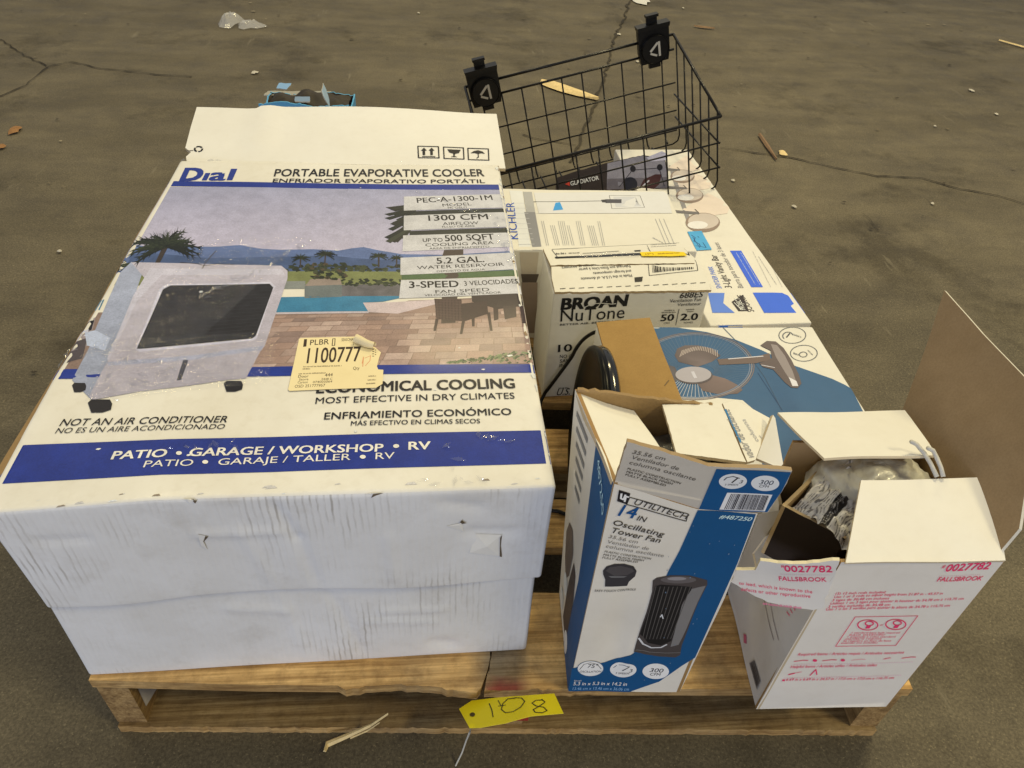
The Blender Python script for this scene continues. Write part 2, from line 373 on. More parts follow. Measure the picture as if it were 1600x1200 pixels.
class Art:
    """ink on one face; outlines are measured in photo pixels and carried onto the face's own plane"""
    def __init__(s, mb, surf, mat=0, fix=T, h0=0.0004, cell=None, dh=0.0001):
        s.mb, s.sf, s.mat, s.fix, s.h0, s.cell, s.dh = mb, surf, mat, fix, h0, cell, dh
    def C(s, c): return s.fix(*c) if max(c) > 1.0 else c
    def uvpoly(s, pts, col, lay=0, cell=0):
        v, t = tess(pts, (s.cell if cell == 0 else cell))
        cols = [col(*p) for p in v] if callable(col) else [s.C(col)] * len(v)
        s.mb.add([s.sf.P(p[0], p[1], s.h0 + lay * s.dh) for p in v], t, cols, s.mat)
    def poly(s, px, col, lay=0, cell=0): s.uvpoly([s.sf.uv(*p) for p in px], col, lay, cell)
    def line(s, px, w, col, lay=1, closed=False):      # w in metres
        p = [Vector(s.sf.uv(*q)) for q in px]; n = len(p)
        for i in range(n if closed else n - 1):
            a, b = p[i], p[(i + 1) % n]; d = b - a
            if d.length < 1e-6: continue
            d = d.normalized(); m = Vector((-d.y, d.x)) * w / 2; a = a - d * w * 0.3; b = b + d * w * 0.3
            s.uvpoly([a + m * -1, b + m * -1, b + m, a + m], col, lay)
    def ell(s, c, rx, ry, col, lay=1, n=28, ring=None, a0=0, a1=2 * PI):
        P = [(c[0] + rx * math.cos(a0 + (a1 - a0) * k / n), c[1] + ry * math.sin(a0 + (a1 - a0) * k / n)) for k in range(n if a1 - a0 > 6.28 else n + 1)]
        if ring: s.line(P, ring, col, lay, closed=a1 - a0 > 6.28)
        else: s.poly(P, col, lay)
    def text(s, txt, a, b, hpx, col, lay=1, bold=0.0, slant=0.0, hm=None):
        A, B = Vector(s.sf.uv(*a)), Vector(s.sf.uv(*b)); e = B - A; w = e.length; ex = e / w; ey = Vector((-ex.y, ex.x))
        if hm is None:
            q = Vector(s.sf.uv(a[0], a[1] - hpx)); hm = abs((q - A).dot(ey))
        v, t = glyphs(txt, bold)
        if not v: return
        x0 = min(p[0] for p in v); x1 = max(p[0] for p in v); sx = w / (x1 - x0); sy = hm / CAP
        c = s.C(col); hh = s.h0 + lay * s.dh
        for k, (dx, dy) in enumerate([(0, 0)] if bold < .003 else [(-1, -.55), (1, .55), (-1, .55), (1, -.55), (0, 0)]):   # heavier weights
            vs = []
            for p in v:
                px_, py_ = p[0] + dx * bold, p[1] + dy * bold
                q = A + ex * ((px_ - x0) * sx + slant * py_ * sy) + ey * (py_ * sy); vs.append(s.sf.P(q.x, q.y, hh + k * 4e-6))
            s.mb.add(vs, t, c, s.mat)
    def greek(s, a, b, hpx, col, lay=1, seed=0):       # type too small to read in the photo
        rnd = random.Random(seed + int(a[0] * 7 + a[1])); A, B = Vector(a), Vector(b); L = (B - A).length; x = 0
        while x < L:
            w = rnd.uniform(1.2, 2.6) * hpx; w = min(w, L - x); k = 0
            while k < w:
                g = hpx * rnd.uniform(0.35, 0.6); hh = hpx * rnd.uniform(0.55, 0.95)
                p = A + (B - A) * ((x + k) / L); q = A + (B - A) * (min(L, x + k + g * 0.62) / L)
                s.poly([tuple(p), tuple(q), (q.x, q.y - hh), (p.x, p.y - hh)], col, lay, None); k += g
            x += w + hpx * 0.5
    def barcode(s, q, n=34, col=(30, 25, 25), lay=2, seed=1):
        rnd = random.Random(seed); tl, tr, br, bl = [Vector(p) for p in q]; x = 0.0; tot = 0; seq = []
        while tot < n * 3: w = rnd.choice((1, 1, 2, 3)); g = rnd.choice((1, 1, 2)); seq.append((tot, w)); tot += w + g
        for (p0, w) in seq:
            a, b = p0 / tot, (p0 + w) / tot
            s.poly([tuple(bl.lerp(br, a)), tuple(bl.lerp(br, b)), tuple(tl.lerp(tr, b)), tuple(tl.lerp(tr, a))], col, lay, None)

def panel(mb, face, outline, th, front, back, edge, cell=0.03, mf=0, mbk=0, me=0, ragged=0.0, h=0.0, rag_sides=None, seed=0):
    """one sheet of corrugated board with thickness; outline in the face's metres"""
    pts = [Vector(p) for p in outline]
    out = []
    n = len(pts)
    for i in range(n):
        a, b = pts[i], pts[(i + 1) % n]; L = (b - a).length
        k = max(1, int(L / 0.006)) if (ragged and (rag_sides is None or i in rag_sides)) else max(1, int(L / cell))
        d = (b - a).normalized() if L > 0 else Vector((1, 0)); m = Vector((-d.y, d.x))
        for j in range(k):
            p = a + (b - a) * (j / k)
            if ragged and j and (rag_sides is None or i in rag_sides):
                p = p + m * ragged * (mn.noise(Vector((p.x * 140, p.y * 140, seed + i))) + 0.6 * mn.noise(Vector((p.x * 40, p.y * 40, seed + 3 + i))))
            out.append((p.x, p.y))
    v, t = tess(out, cell)
    fc = [front(*p) if callable(front) else front for p in v]; bc = [back(*p) if callable(back) else back for p in v]
    mb.add([face.P(*p, h) for p in v], t, fc, mf, True)
    mb.add([face.P(*p, h - th) for p in v], [q[::-1] for q in t], bc, mbk, True)
    m = len(out)
    ev = [face.P(*p, h) for p in out] + [face.P(*p, h - th) for p in out]
    mb.add(ev, [(i, i + m, (i + 1) % m + m, (i + 1) % m) for i in range(m)], edge, me)

# ================================================================== FLOOR
def build_floor():
    mb = MB(); mb.quad((-22, -14, -D), (22, -14, -D), (22, 40, -D), (-22, 40, -D), (0.143, 0.129, 0.101))
    fl = Face((0, 0, -D), (1, 0, -D), (0, 1, -D)); rnd = random.Random(5)
    def crack(px, w, col, lay, jit=0.012):
        w *= 0.55; jit *= 0.45
        P = [Vector(fl.uv(*p)) for p in px]; pts = []
        for a, b in zip(P[:-1], P[1:]):
            n = max(2, int((b - a).length / 0.03))
            pts += [a + (b - a) * k / n + Vector((rnd.uniform(-jit, jit), rnd.uniform(-jit, jit))) for k in range(n)]
        pts.append(P[-1]); L = []; R = []
        for i, p in enumerate(pts):
            d = (pts[min(i + 1, len(pts) - 1)] - pts[max(i - 1, 0)]).normalized(); m = Vector((-d.y, d.x)); ww = w * rnd.uniform(0.25, 1.0)
            L.append(p + m * ww / 2); R.append(p - m * ww / 2)
        vs = [fl.P(q.x, q.y, 0.004 + lay * 0.0004) for q in L + R]; n = len(pts)
        mb.add(vs, [(i, i + n, i + 1 + n, i + 1) for i in range(n - 1)], col)
    dk = (0.045, 0.038, 0.028); pale = (0.19, 0.165, 0.12)
    crack([(1125, 232), (1180, 240), (1235, 247), (1300, 262), (1370, 276), (1440, 280), (1500, 296), (1560, 307), (1600, 320), (1700, 340)], 0.014, dk, 0, 0.008)
    crack([(985, 0), (975, 30), (960, 60), (952, 95), (940, 130), (930, 165), (918, 195), (905, 225), (890, 255)], 0.026, (0.055, 0.048, 0.036), 0, 0.02)
    crack([(815, 212), (850, 220), (900, 228)], 0.012, dk, 0)
    crack([(0, 62), (40, 88), (75, 106), (110, 97), (160, 108), (230, 116), (300, 121)], 0.014, dk, 0)
    crack([(75, 106), (40, 135), (0, 152)], 0.014, dk, 0)
    crack([(1350, 335), (1372, 362)], 0.008, dk, 0)
    for k in range(330):        # grit and paint flecks trodden into the slab
        x, y = rnd.uniform(-3.2, 3.4), rnd.uniform(-0.1, 4.6); r = rnd.uniform(0.0015, 0.0048) * (1 + 0.25 * max(0, y - 1))
        c = rnd.choice((pale, pale, (0.30, 0.27, 0.21), dk, dk, (0.06, 0.052, 0.04)))
        a = rnd.uniform(0, 6); n = 7
        mb.add([(x + r * (1 + 0.8 * abs(math.cos(a))) * math.cos(2 * PI * i / n + a) * rnd.uniform(.6, 1), y + r * math.sin(2 * PI * i / n + a) * rnd.uniform(.6, 1.1), -D + 0.0062) for i in range(n)], [tuple(range(n))], c)
    o = mb.build('floor', ['floor']); o['kind'] = 'structure'
build_floor()

# ================================================================== PALLET
WOOD = (0.84, 0.59, 0.27); WOODG = (0.30, 0.225, 0.13)
def build_pallet():
    root = thing('wooden_pallet', (-0.43, 0.478, -D), 'wooden shipping pallet with a split front board and red paint, under all the boxes', 'pallet')
    yaw = -0.0552; cy, sy = math.cos(yaw), math.sin(yaw); O = Vector((-0.43, 0.478, 0))
    def W(u, v, z): return O + Vector((u * cy - v * sy, u * sy + v * cy, z))
    f = Face(W(0, 0, 0), W(1, 0, 0), W(0, 1, 0))
    def board(name, outl, z0, th, col, rag=0.0, sides=None, seed=0, mat='wood_x'):
        mb = MB(); g = Face(W(0, 0, z0), W(1, 0, z0), W(0, 1, z0))
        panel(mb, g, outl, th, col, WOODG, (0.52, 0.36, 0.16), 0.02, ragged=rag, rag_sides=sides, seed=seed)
        mb.build(name, [mat], root)
    red = Vector(f.uv(790, 1074)); grey = Vector(f.uv(782, 1040))
    def c1(u, v):
        p = Vector((u, v)); k = max(0, 1 - ((p.x - red.x) / 0.03) ** 2 - ((p.y - red.y) / 0.014) ** 2)
        k2 = max(0, 1 - ((p.x - grey.x) / 0.035) ** 2 - ((p.y - grey.y) / 0.05) ** 2)
        c = Vector(WOOD) * (1 + 0.18 * nz(u, v, 2, 9)); c = c.lerp(Vector((0.28, 0.24, 0.18)), min(1, k2 * 1.2)); c = c.lerp(Vector((0.30, 0.02, 0.02)), min(0.9, 1.6 * k)); return tuple(c)
    sx = f.uv(764, 1050)[0]
    q = lambda x, y: f.uv(x, y)
    left = [(0, 0.004), (0.20, 0.0), (0.30, 0.0), q(540, 1078), q(570, 1072), q(600, 1070), q(618, 1069), q(660, 1072), q(690, 1074), q(725, 1080), q(745, 1082), q(752, 1074), q(757, 1060), q(762, 1045), q(766, 1025), (sx + 0.004, 0.135), (0.0, 0.137)]
    board('deck_board', left, 0.0, 0.017, c1, 0.003, set(range(2, 15)), 3)
    board('deck_board', [q(757, 1078), (0.62, -0.001), (1.031, 0.002), (1.031, 0.138), (sx + 0.007, 0.137), q(768, 1025), q(765, 1045), q(760, 1060)], -0.0015, 0.017, c1, 0.0025, {0, 4, 5, 6, 7}, 9)
    for k, (a, b) in enumerate([(0.213, 0.305), (0.375, 0.462), (0.53, 0.62), (0.69, 0.78), (0.85, 0.94), (1.0, 1.08), (1.085, 1.219)]):
        t = 0.85 + 0.25 * ((k * 37) % 10) / 10
        board('deck_board', [(0.002 * (k % 3), a), (1.030, a), (1.030 - 0.002 * (k % 2), b), (0.0, b)], 0.0, 0.017, tuple(x * t for x in WOOD))
    for u in (0.014, 0.026, 0.503, 0.519, 0.984, 0.998):
        for v in ((0.03, 0.10) if u < .5 or u > .9 else (0.115 if u < .51 else .075, 0.24, 0.285)):
            mb = MB(); p = W(u, v, .0006); mb.add([p + Vector((.0035 * math.cos(k * PI / 5), .0035 * math.sin(k * PI / 5), .0008)) for k in range(10)], [tuple(range(10))], (0.05, .045, .04)); mb.build('nail_head', ['wood_x'], root)
    for (a, b) in [(0.0, 0.135), (0.42, 0.51), (0.72, 0.81), (1.085, 1.219)]:
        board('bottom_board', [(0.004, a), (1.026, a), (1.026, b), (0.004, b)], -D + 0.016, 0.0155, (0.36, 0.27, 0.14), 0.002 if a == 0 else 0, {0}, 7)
    for k, u in enumerate((0.002, 0.497, 0.990)):
        mb = MB()
        cells = [(0, 0.005)]
        a = W(0, 0, 0)
        lo, hi = (u, 0.006, -D + 0.0165), (u + 0.038, 1.215, -0.0185)
        M4 = Matrix.Translation(O) @ Matrix.Rotation(yaw, 4, 'Z')
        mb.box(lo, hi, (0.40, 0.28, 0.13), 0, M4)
        st = mb.build('stringer', ['wood_y'], root)
        if k == 0:
            m2 = MB(); x = u + 0.0386           # torn paper label stapled to the inner side
            pts = [W(x, 0.02, -0.022), W(x, 0.125, -0.022), W(x, 0.10, -0.06), W(x, 0.05, -0.105), W(x, 0.016, -0.09)]
            m2.add(pts, [tuple(range(5))[::-1]], (0.62, 0.60, 0.60)); m2.add([p + Vector((0.0006, 0, 0)) for p in pts], [tuple(range(5))], (0.62, 0.60, 0.60))
            m2.build('paper_label', ['paper'], st)
        if k == 1:
            m2 = MB()
            m2.box((u + 0.001, 0.0042, -0.10), (u + 0.045, 0.0058, -0.021), (0.42, 0.03, 0.02), 0, M4); m2.box((u + 0.001, 0.0025, -0.036), (u + 0.052, 0.0040, -0.0212), (0.60, 0.28, 0.12), 0, M4)
            m2.build('painted_end', ['wood_x'], st)
    return root
build_pallet()

# ================================================================== COOLER BOX
def fold(pts): return pts
def build_cooler():
    root = thing('cooler_box', (-0.16, 0.86, 0), 'big white cooler box with poolside photo and blue bands on its lid', 'cardboard box')
    def ridge(x, z, x0, z0, x1, z1, w, h):
        dx, dz = x1 - x0, z1 - z0; t = min(1, max(0, ((x - x0) * dx + (z - z0) * dz) / (dx * dx + dz * dz))); d = math.hypot(x - x0 - t * dx, z - z0 - t * dz)
        return h * math.exp(-(d / w) ** 2)
    def lid_dents(x, z):
        e = min(1, z / .03, (.168 - z) / .02) if 0 < z < .168 else 0
        return max(0, e) * (ridge(x, z, .262, .165, .280, .10, .005, -.0030) + ridge(x, z, .280, .10, .290, .0, .005, -.0026) + ridge(x, z, .225, .12, .245, .0, .006, .0016)
            + ridge(x, z, .185, .112, .26, .112, .006, .0024) + ridge(x, z, .37, .10, .372, .02, .005, .0018) + ridge(x, z, .455, .10, .50, .095, .008, -.0030) + ridge(x, z, .43, .15, .46, .14, .008, -.0025) + ridge(x, z, .04, .12, .08, .118, .006, -.002))
    def tray_dents(x, z):
        return (ridge(x, z, .300, .16, .335, .0, .005, -.0030) + ridge(x, z, .245, .16, .262, .02, .005, .0016) + ridge(x, z, .36, .105, .43, .103, .005, .0026) + ridge(x, z, .34, .085, .42, .078, .005, .0022)
            + ridge(x, z, .19, .125, .25, .115, .007, .0026) + ridge(x, z, .42, .03, .44, .025, .01, -.004)) * min(1, max(0, z / .02))
    # tray
    tr = RBox((-0.4315, 0.4930, 0.0), 0.538, 0.726, 0.20, 0.02, 0.005, 0.002, 5, 3, lambda x, y, z: Vector((0.0, -0.006 * (1 - z), 0)), tray_dents)
    mb = MB(); tr.shell(mb, WHITE, 0.012, colf=(0.765, 0.77, 0.785), cf=.006, matf=1); mb.build('tray', ['soft_card', 'smudged_card'], root)
    # lid
    fl_drop = lambda x, y, z: Vector((-0.010 * (1 - x) * (1 - y) ** 3 + 0.004 * (1 - z) * (1 - x), 0.004 * (1 - z) - .003 * (1 - z) * math.sin(x * 11), -0.012 * max(0, 1 - x * 3.5) * max(0, 1 - y * 4) + .004 * (1 - z) * nz(x, y, 3, 4)))
    lid = RBox((-0.424, 0.480, 0.160), 0.538, 0.747, 0.168, 0.016, 0.0055, 0.0022, 4.5, 1, fl_drop, lid_dents)
    mb = MB(); lid.shell(mb, WHITE, 0.010, bottom=False, colf=(0.765, 0.77, 0.785), cf=.005, matf=2)
    top = lid.side('top')
    A = Art(mb, top, 1, T, 0.0003, 0.010, 0.00004)
    cream = (234, 227, 204); blue = (30, 52, 126); ink = (24, 22, 24)
    A.poly([(256, 283), (500, 287), (795, 289), (797, 297), (500, 295), (252, 291)], blue, 0)
    # --- the poolside photograph
    y_at = lambda py: top.uv(600, py)[1]
    ytop, yhor = y_at(295), y_at(392)
    def sky(u, v):
        k = min(1, max(0, (ytop - v) / (ytop - yhor))); a = Vector(T(162, 158, 168)); b = Vector(T(192, 181, 185))
        return tuple((a.lerp(b, k)) * (1 + 0.06 * nz(u, v, 1, 8)))
    A.poly([(252, 292), (796, 297.5), (812, 410), (178, 410)], sky, 0)
    mt = [(192, 379), (225, 386), (262, 384), (300, 386), (330, 386.5), (345, 386), (375, 383.5), (405, 389), (440, 391), (490, 390), (529, 392), (550, 388), (568, 386), (592, 391), (628, 397), (700, 398), (808, 392), (816, 428), (165, 428)]
    A.poly(mt, lambda u, v: tuple(Vector(T(98, 114, 146)) * (1 + 0.22 * nz(u, v, 3, 22) + .18 * nz(u, v * 2, 5, 60))), 1)
    A.poly([(176, 400), (240, 397), (330, 404), (420, 402), (520, 400), (560, 404), (640, 408), (810, 406), (816, 428), (165, 428)], lambda u, v: tuple(Vector(T(74, 90, 118)) * (1 + 0.3 * nz(u, v, 3, 50))), 1.5)
    A.poly([(170, 425), (816, 424), (822, 446), (158, 446)], lambda u, v: tuple(Vector(T(126, 128, 74)) * (1 + 0.2 * nz(u, v, 5, 60))), 2)
    rnd = random.Random(2)
    def foliage(x0, x1, y0, y1, n, cols, lay, s=5):
        for k in range(n):
            x, y = rnd.uniform(x0, x1), rnd.uniform(y0, y1); r = rnd.uniform(0.5, 1) * s
            m = rnd.randint(5, 8); a = rnd.uniform(0, 6)
            A.poly([(x + r * rnd.uniform(.4, 1) * math.cos(a + 2 * PI * i / m), y + r * 0.5 * rnd.uniform(.4, 1) * math.sin(a + 2 * PI * i / m)) for i in range(m)], rnd.choice(cols), lay, None)
    dg = ((44, 50, 34), (56, 62, 40), (70, 74, 48), (38, 42, 32))
    foliage(440, 640, 414, 424, 90, dg, 3, 8); foliage(175, 240, 408, 424, 26, dg, 3, 8); foliage(810, 818, 410, 425, 8, dg, 3, 6)
    A.poly([(135, 444), (170, 444), (160, 464), (148, 464)], (70, 96, 62), 3)
    # pool, walls, terrace
    A.poly([(430, 440), (478, 440), (478, 452), (430, 452)], (138, 138, 122), 3)
    A.poly([(534, 446), (628, 444), (640, 464), (535, 465)], lambda u, v: tuple(Vector(T(104, 98, 92)) * (1 + 0.45 * nz(u, v, 7, 170))), 4)
    foliage(534, 628, 437, 447, 70, dg, 5, 6)
    A.poly([(477, 445), (535, 444), (535, 465), (477, 467)], lambda u, v: tuple(Vector(T(112, 116, 106)) * (1 + 0.12 * nz(u, v, 4, 80))), 5)
    A.poly([(486, 437), (532, 436), (535, 446), (477, 448)], (150, 132, 112), 6)
    foliage(488, 542, 412, 437, 60, dg + ((84, 70, 50),), 7, 8)
    pave = lambda u, v: tuple(Vector(T(172, 142, 119)).lerp(Vector(T(150, 122, 101)), 0.5 + 0.5 * nz(u, v, 9, 24)) * (1 + 0.10 * nz(u, v, 2, 120)))
    A.poly([(120, 488), (420, 488), (577, 486), (640, 470), (828, 462), (839, 571), (600, 573), (76, 579)], lambda u, v: tuple(.72 * c for c in pave(u, v)), 3)
    A.poly([(590, 489), (628, 488), (690, 470), (830, 464), (832, 488), (700, 490)], pave, 4)
    def pool(u, v): return tuple(Vector(T(70, 132, 150)).lerp(Vector(T(54, 116, 140)), 0.5 + 0.5 * nz(u * 2, v, 4, 40)))
    A.poly([(430, 465), (535, 464), (640, 463), (600, 472), (568, 474), (577, 488), (425, 491)], pool, 5)
    A.poly([(132, 468), (165, 468), (158, 484), (122, 484)], pool, 5)
    A.poly([(568, 474), (612, 473), (690, 468), (700, 471), (622, 491), (577, 489)], (206, 184, 170), 6)
    A.poly([(425, 489), (577, 487.5), (577, 490.5), (420, 492)], (196, 180, 170), 6)
    line = lambda a, b, w=0.0009: A.line([a, b], w, (118, 98, 88), 6)
    yy = [492, 497, 503, 510, 518, 526, 535, 545, 556, 567, 577]
    for i in range(len(yy) - 1):
        x = 380 - 14 * i + (i * 23) % 31
        tx = lambda xx, y: (xx, y + 2 - (8 + i * 0.4) * ((xx - 420) / 420))
        while x < 838:
            w = rnd.uniform(24, 40) * (1 + .03 * i); f = (x - 420) / 420; lean = 0.9 - 1.1 * f; d = yy[i + 1] - yy[i]
            k = rnd.uniform(.86, 1.08); bc = (T(178, 149, 126), T(160, 130, 108), T(172, 140, 116), T(188, 160, 136), T(150, 124, 106))[rnd.randrange(5)]
            x2 = min(x + w - 0.7, 838)
            q4 = [tx(x - lean * d, yy[i + 1] - .4), tx(x2 - lean * d, yy[i + 1] - .4), tx(x2, yy[i] + .4), tx(x, yy[i] + .4)]
            A.poly(q4, lambda u, v: tuple(c * k * (1 + .10 * nz(u, v, 2, 90)) for c in bc), 5); x += w
    for k in range(0):
        x, y = rnd.uniform(425, 820), rnd.uniform(496, 566); w = rnd.uniform(10, 26); h = rnd.uniform(3, 6)
        A.poly([(x, y), (x + w, y - w * .02), (x + w - 4, y + h), (x - 4, y + h)], rnd.choice(((150, 120, 106), (182, 156, 140), (160, 134, 122))), 5)
    # left edge: lounge chairs by the water
    A.poly([(118, 498), (152, 496), (142, 540), (84, 560)], (156, 140, 130), 5); A.poly([(118, 508), (150, 500), (146, 516), (112, 522)], (34, 32, 34), 6)
    A.poly([(104, 528), (142, 514), (140, 524), (100, 540)], (206, 200, 198), 7); A.poly([(98, 541), (140, 528), (134, 560), (84, 574)], (82, 72, 70), 6)
    # palms
    def palm(cx, cy, R, n, trunk, lay, cols=((40, 46, 32), (54, 60, 40), (30, 34, 28)), sq=0.55, tw=3.0):
        if trunk: A.poly([(cx - tw, cy), (cx + tw, cy), (trunk[0] + tw * .8, trunk[1]), (trunk[0] - tw * .8, trunk[1])], (62, 52, 44), lay)
        for k in range(n):
            a = PI * (-0.20 + 1.4 * k / (n - 1)) + rnd.uniform(-.10, .10); L = R * rnd.uniform(.68, 1.05)
            pts = []
            for q in range(6):
                t = q / 5; pts.append(Vector((cx + L * t * math.cos(a), cy - sq * L * t * math.sin(a) + 0.16 * L * t * t)))
            c = rnd.choice(cols)
            for q in range(5):
                p0, p1 = pts[q], pts[q + 1]; d = (p1 - p0).normalized(); m = Vector((-d.y, d.x))
                w0 = R * 0.07 * (1 - q / 5) + 0.3; w1 = R * 0.07 * (1 - (q + 1) / 5) + 0.15
                A.poly([tuple(p0 - m * w0), tuple(p1 - m * w1), tuple(p1 + m * w1), tuple(p0 + m * w0)], c, lay + 1, None)
                for sgn in (-1, 1):
                    e = p0.lerp(p1, .5) + (m * sgn + d * 1.3) * R * 0.085
                    A.poly([tuple(p0), tuple(p0.lerp(p1, .45)), tuple(e)], c, lay + 2, None)
    palm(261, 384, 62, 21, (247, 412), 8, tw=4.5)
    palm(470, 404, 17, 11, (470, 419), 8, tw=1.2); palm(509, 398, 19, 13, (508, 412), 8, tw=1.2); palm(592, 400, 17, 11, (592, 418), 8, tw=1.4); palm(620, 403, 13, 9, (620, 418), 8, tw=1.2)
    for k in range(26):          # big palm behind the white captions
        a = rnd.uniform(-0.9, 0.8); x1 = rnd.uniform(598, 626); y1 = 352 + 34 * a
        A.poly([(x1, y1), (650, 335 + 20 * a), (650, 338 + 20 * a), (x1 + 8, y1 + 3)], rnd.choice(((38, 40, 34), (60, 62, 46), (46, 44, 36))), 8, None)
    A.poly([(640, 330), (796, 326), (797, 334), (640, 338)], (44, 46, 40), 8); A.poly([(640, 361), (799, 356), (802, 365), (640, 369)], (50, 50, 42), 8)
    A.poly([(694, 391), (724, 390), (724, 404), (690, 404)], (74, 60, 50), 8); A.poly([(692, 424), (718, 423), (712, 505), (690, 506)], (80, 66, 56), 8)
    A.poly([(628, 430), (815, 422), (816, 431), (628, 437)], (84, 104, 64), 8)
    # captions
    cap = (206, 199, 184)
    for q in ([(631, 307), (793, 304), (794, 325), (631, 329)], [(631, 337), (796, 332), (799, 355), (631, 360)], [(630, 368), (802, 364), (806, 386), (629, 393)],
              [(626, 403), (809, 395), (815, 421), (626, 430)], [(627, 438), (816, 432), (822, 459), (624, 467)]): A.poly(q, cap, 11)
    X = lambda s, a, b, h, bold=0.0, col=ink, **k: A.text(s, a, b, h, col, 13, bold, **k)
    X('PEC-A-1300-1M', (652, 317), (770, 313), 7.5, .012); X('MODEL', (692, 323.4), (737, 321.4), 4.5); X('MODELO', (700, 326.8), (730, 325.8), 2.6)
    X('1300 CFM', (670, 345.5), (763, 343.5), 8.5, .014); X('AIRFLOW', (692, 352.6), (748, 351.4), 4.6); X('FLUJO DE AIRE', (691, 356.6), (742, 355.3), 2.6)
    X('UP TO', (661, 378.5), (692, 378), 5.5, .008); X('500 SQFT', (696, 377.4), (773, 374.8), 9, .016); X('COOLING AREA', (665, 385.6), (772, 382), 4.6); X('ÁREA DE ENFRIAMIENTO', (671, 390), (765, 387.2), 2.6)
    X('5.2 GAL.', (683, 412.2), (757, 409.8), 9, .014); X('WATER RESERVOIR', (652, 421), (788, 415.8), 5); X('DEPÓSITO DE AGUA', (683, 425.6), (758, 422.7), 2.8)
    X('3-SPEED', (640, 450.5), (717, 448.5), 10, .018); X('3 VELOCIDADES', (726, 446.8), (810, 443.5), 7, .006); X('FAN SPEED', (681, 458.8), (765, 455.5), 5); X('VELOCIDAD DEL VENTILADOR', (664, 463.6), (783, 459.3), 3.2)
    # patio chairs and plants
    br = ((84, 64, 56), (70, 54, 48), (96, 76, 66))
    def chair(x, y, s):
        A.poly([(x, y), (x + 42 * s, y + 1), (x + 44 * s, y + 36 * s), (x + 4, y + 32 * s)], br[0], 9); A.poly([(x + 42 * s, y + 8 * s), (x + 82 * s, y + 4 * s), (x + 84 * s, y + 24 * s), (x + 44 * s, y + 37 * s)], br[1], 9)
        for i in range(7): A.line([(x + 2, y + 4 * s + i * 4 * s), (x + 43 * s, y + 5 * s + i * 4.4 * s)], 0.0007, br[2], 10)
        for i in range(9): A.line([(x + 2 + i * 5 * s, y + 2), (x + 3 + i * 5 * s, y + 33 * s)], 0.0006, (58, 44, 40), 10)
        for (a, b, c, d) in ((2, 32, -1, 51), (43, 36, 40, 56), (82, 22, 87, 51), (58, 30, 59, 44)):
            A.poly([(x + a * s, y + b * s), (x + a * s + 5 * s, y + b * s), (x + c * s + 4 * s, y + d * s), (x + c * s, y + d * s)], br[1], 9)
    chair(679, 467, 1.0)
    A.poly([(737, 462), (822, 459), (826, 478), (778, 484), (738, 472)], (66, 54, 48), 8); A.poly([(770, 466), (778, 466), (779, 500), (772, 502)], br[1], 8); A.poly([(786, 480), (806, 478), (807, 496), (789, 500)], (76, 62, 54), 8); A.poly([(812, 478), (819, 478), (822, 505), (816, 506)], br[1], 8)
    for k in range(150):
        t = rnd.random(); x = 700 + 136 * t; y = 570 - (22 * t) * rnd.random() ** 0.8 - 2; r = rnd.uniform(1.5, 4)
        A.poly([(x - r, y), (x, y + r * .5), (x + r, y - r * .2), (x + r * .2, y - r * .7)], rnd.choice(((56, 74, 44), (84, 104, 60), (44, 54, 36), (120, 128, 86))), 9, None)
    # stripe, cream, band
    A.poly([(75, 577.5), (400, 574), (838, 569), (844, 582), (400, 589), (63, 592.5)], blue, 7)
    A.poly([(6, 690), (430, 683), (855, 672), (866, 724), (430, 738), (-6, 746)], lambda u, v: tuple(Vector(T(30, 50, 122)) * (1 + 0.10 * nz(u, v, 3, 30))), 1)
    # the cooler itself
    vlo, vhi = y_at(600), y_at(415)
    gr = lambda c: (lambda u, v: tuple(Vector(T(*c)) * (0.80 + 0.26 * min(1, max(0, (v - vlo) / (vhi - vlo))) + 0.07 * nz(u, v, 1, 10))))
    side_c, face_c = (166, 168, 174), (192, 181, 178)
    A.poly([(206, 411), (232, 412), (222, 432), (180, 560), (150, 624), (119, 594), (145, 540), (150, 520), (172, 466), (190, 426)], gr(side_c), 8)
    A.poly([(206, 411), (330, 413), (440, 416), (450, 424), (450, 436), (416, 542), (410, 549), (388, 592), (360, 594), (300, 603), (220, 612), (150, 624), (146, 618), (172, 566), (216, 460), (228, 436)], gr(face_c), 9)
    A.poly([(236, 420), (440, 421), (446, 430), (254, 430), (216, 470), (174, 564), (172, 560), (210, 462)], gr((202, 193, 190)), 10)
    A.poly([(172, 566), (300, 556), (414, 541), (412, 548), (300, 563), (174, 572)], (168, 166, 172), 10)
    A.poly([(260, 444), (424, 441), (432, 448), (426, 456), (404, 530), (398, 533), (222, 550), (215, 546), (250, 452)], (208, 200, 198), 11)
    A.poly([(268, 446), (422, 444), (428, 450), (402, 526), (396, 530), (226, 545), (217, 545), (256, 452)], lambda u, v: tuple(Vector(T(40, 38, 38)) * (1 + 0.6 * nz(u, v, 4, 90) + .5 * max(0, nz(u, v, 2, 8)))), 12)
    for k in range(15):
        t = k / 14; A.line([(262 - 42 * t, 452 + 90 * t), (426 - 25 * t, 449 + 76 * t)], 0.0008, (54, 52, 52), 13)
    A.poly([(290, 563), (298, 563), (288, 594), (281, 595)], (70, 68, 72), 11); A.poly([(136, 520), (152, 516), (176, 528), (168, 548), (140, 540)], (186, 190, 196), 10)
    for (cx, cy, w, h) in ((163, 633, 19, 10), (369, 604, 15, 8.5), (130, 605, 11, 7)):
        A.poly([(cx - w, cy - h * .5), (cx - w * .7, cy - h), (cx + w * .8, cy - h * .95), (cx + w, cy - h * .3), (cx + w * .9, cy + h * .6), (cx + w * .2, cy + h), (cx - w * .7, cy + h)], (30, 28, 32), 9 if cx == 130 else 12)
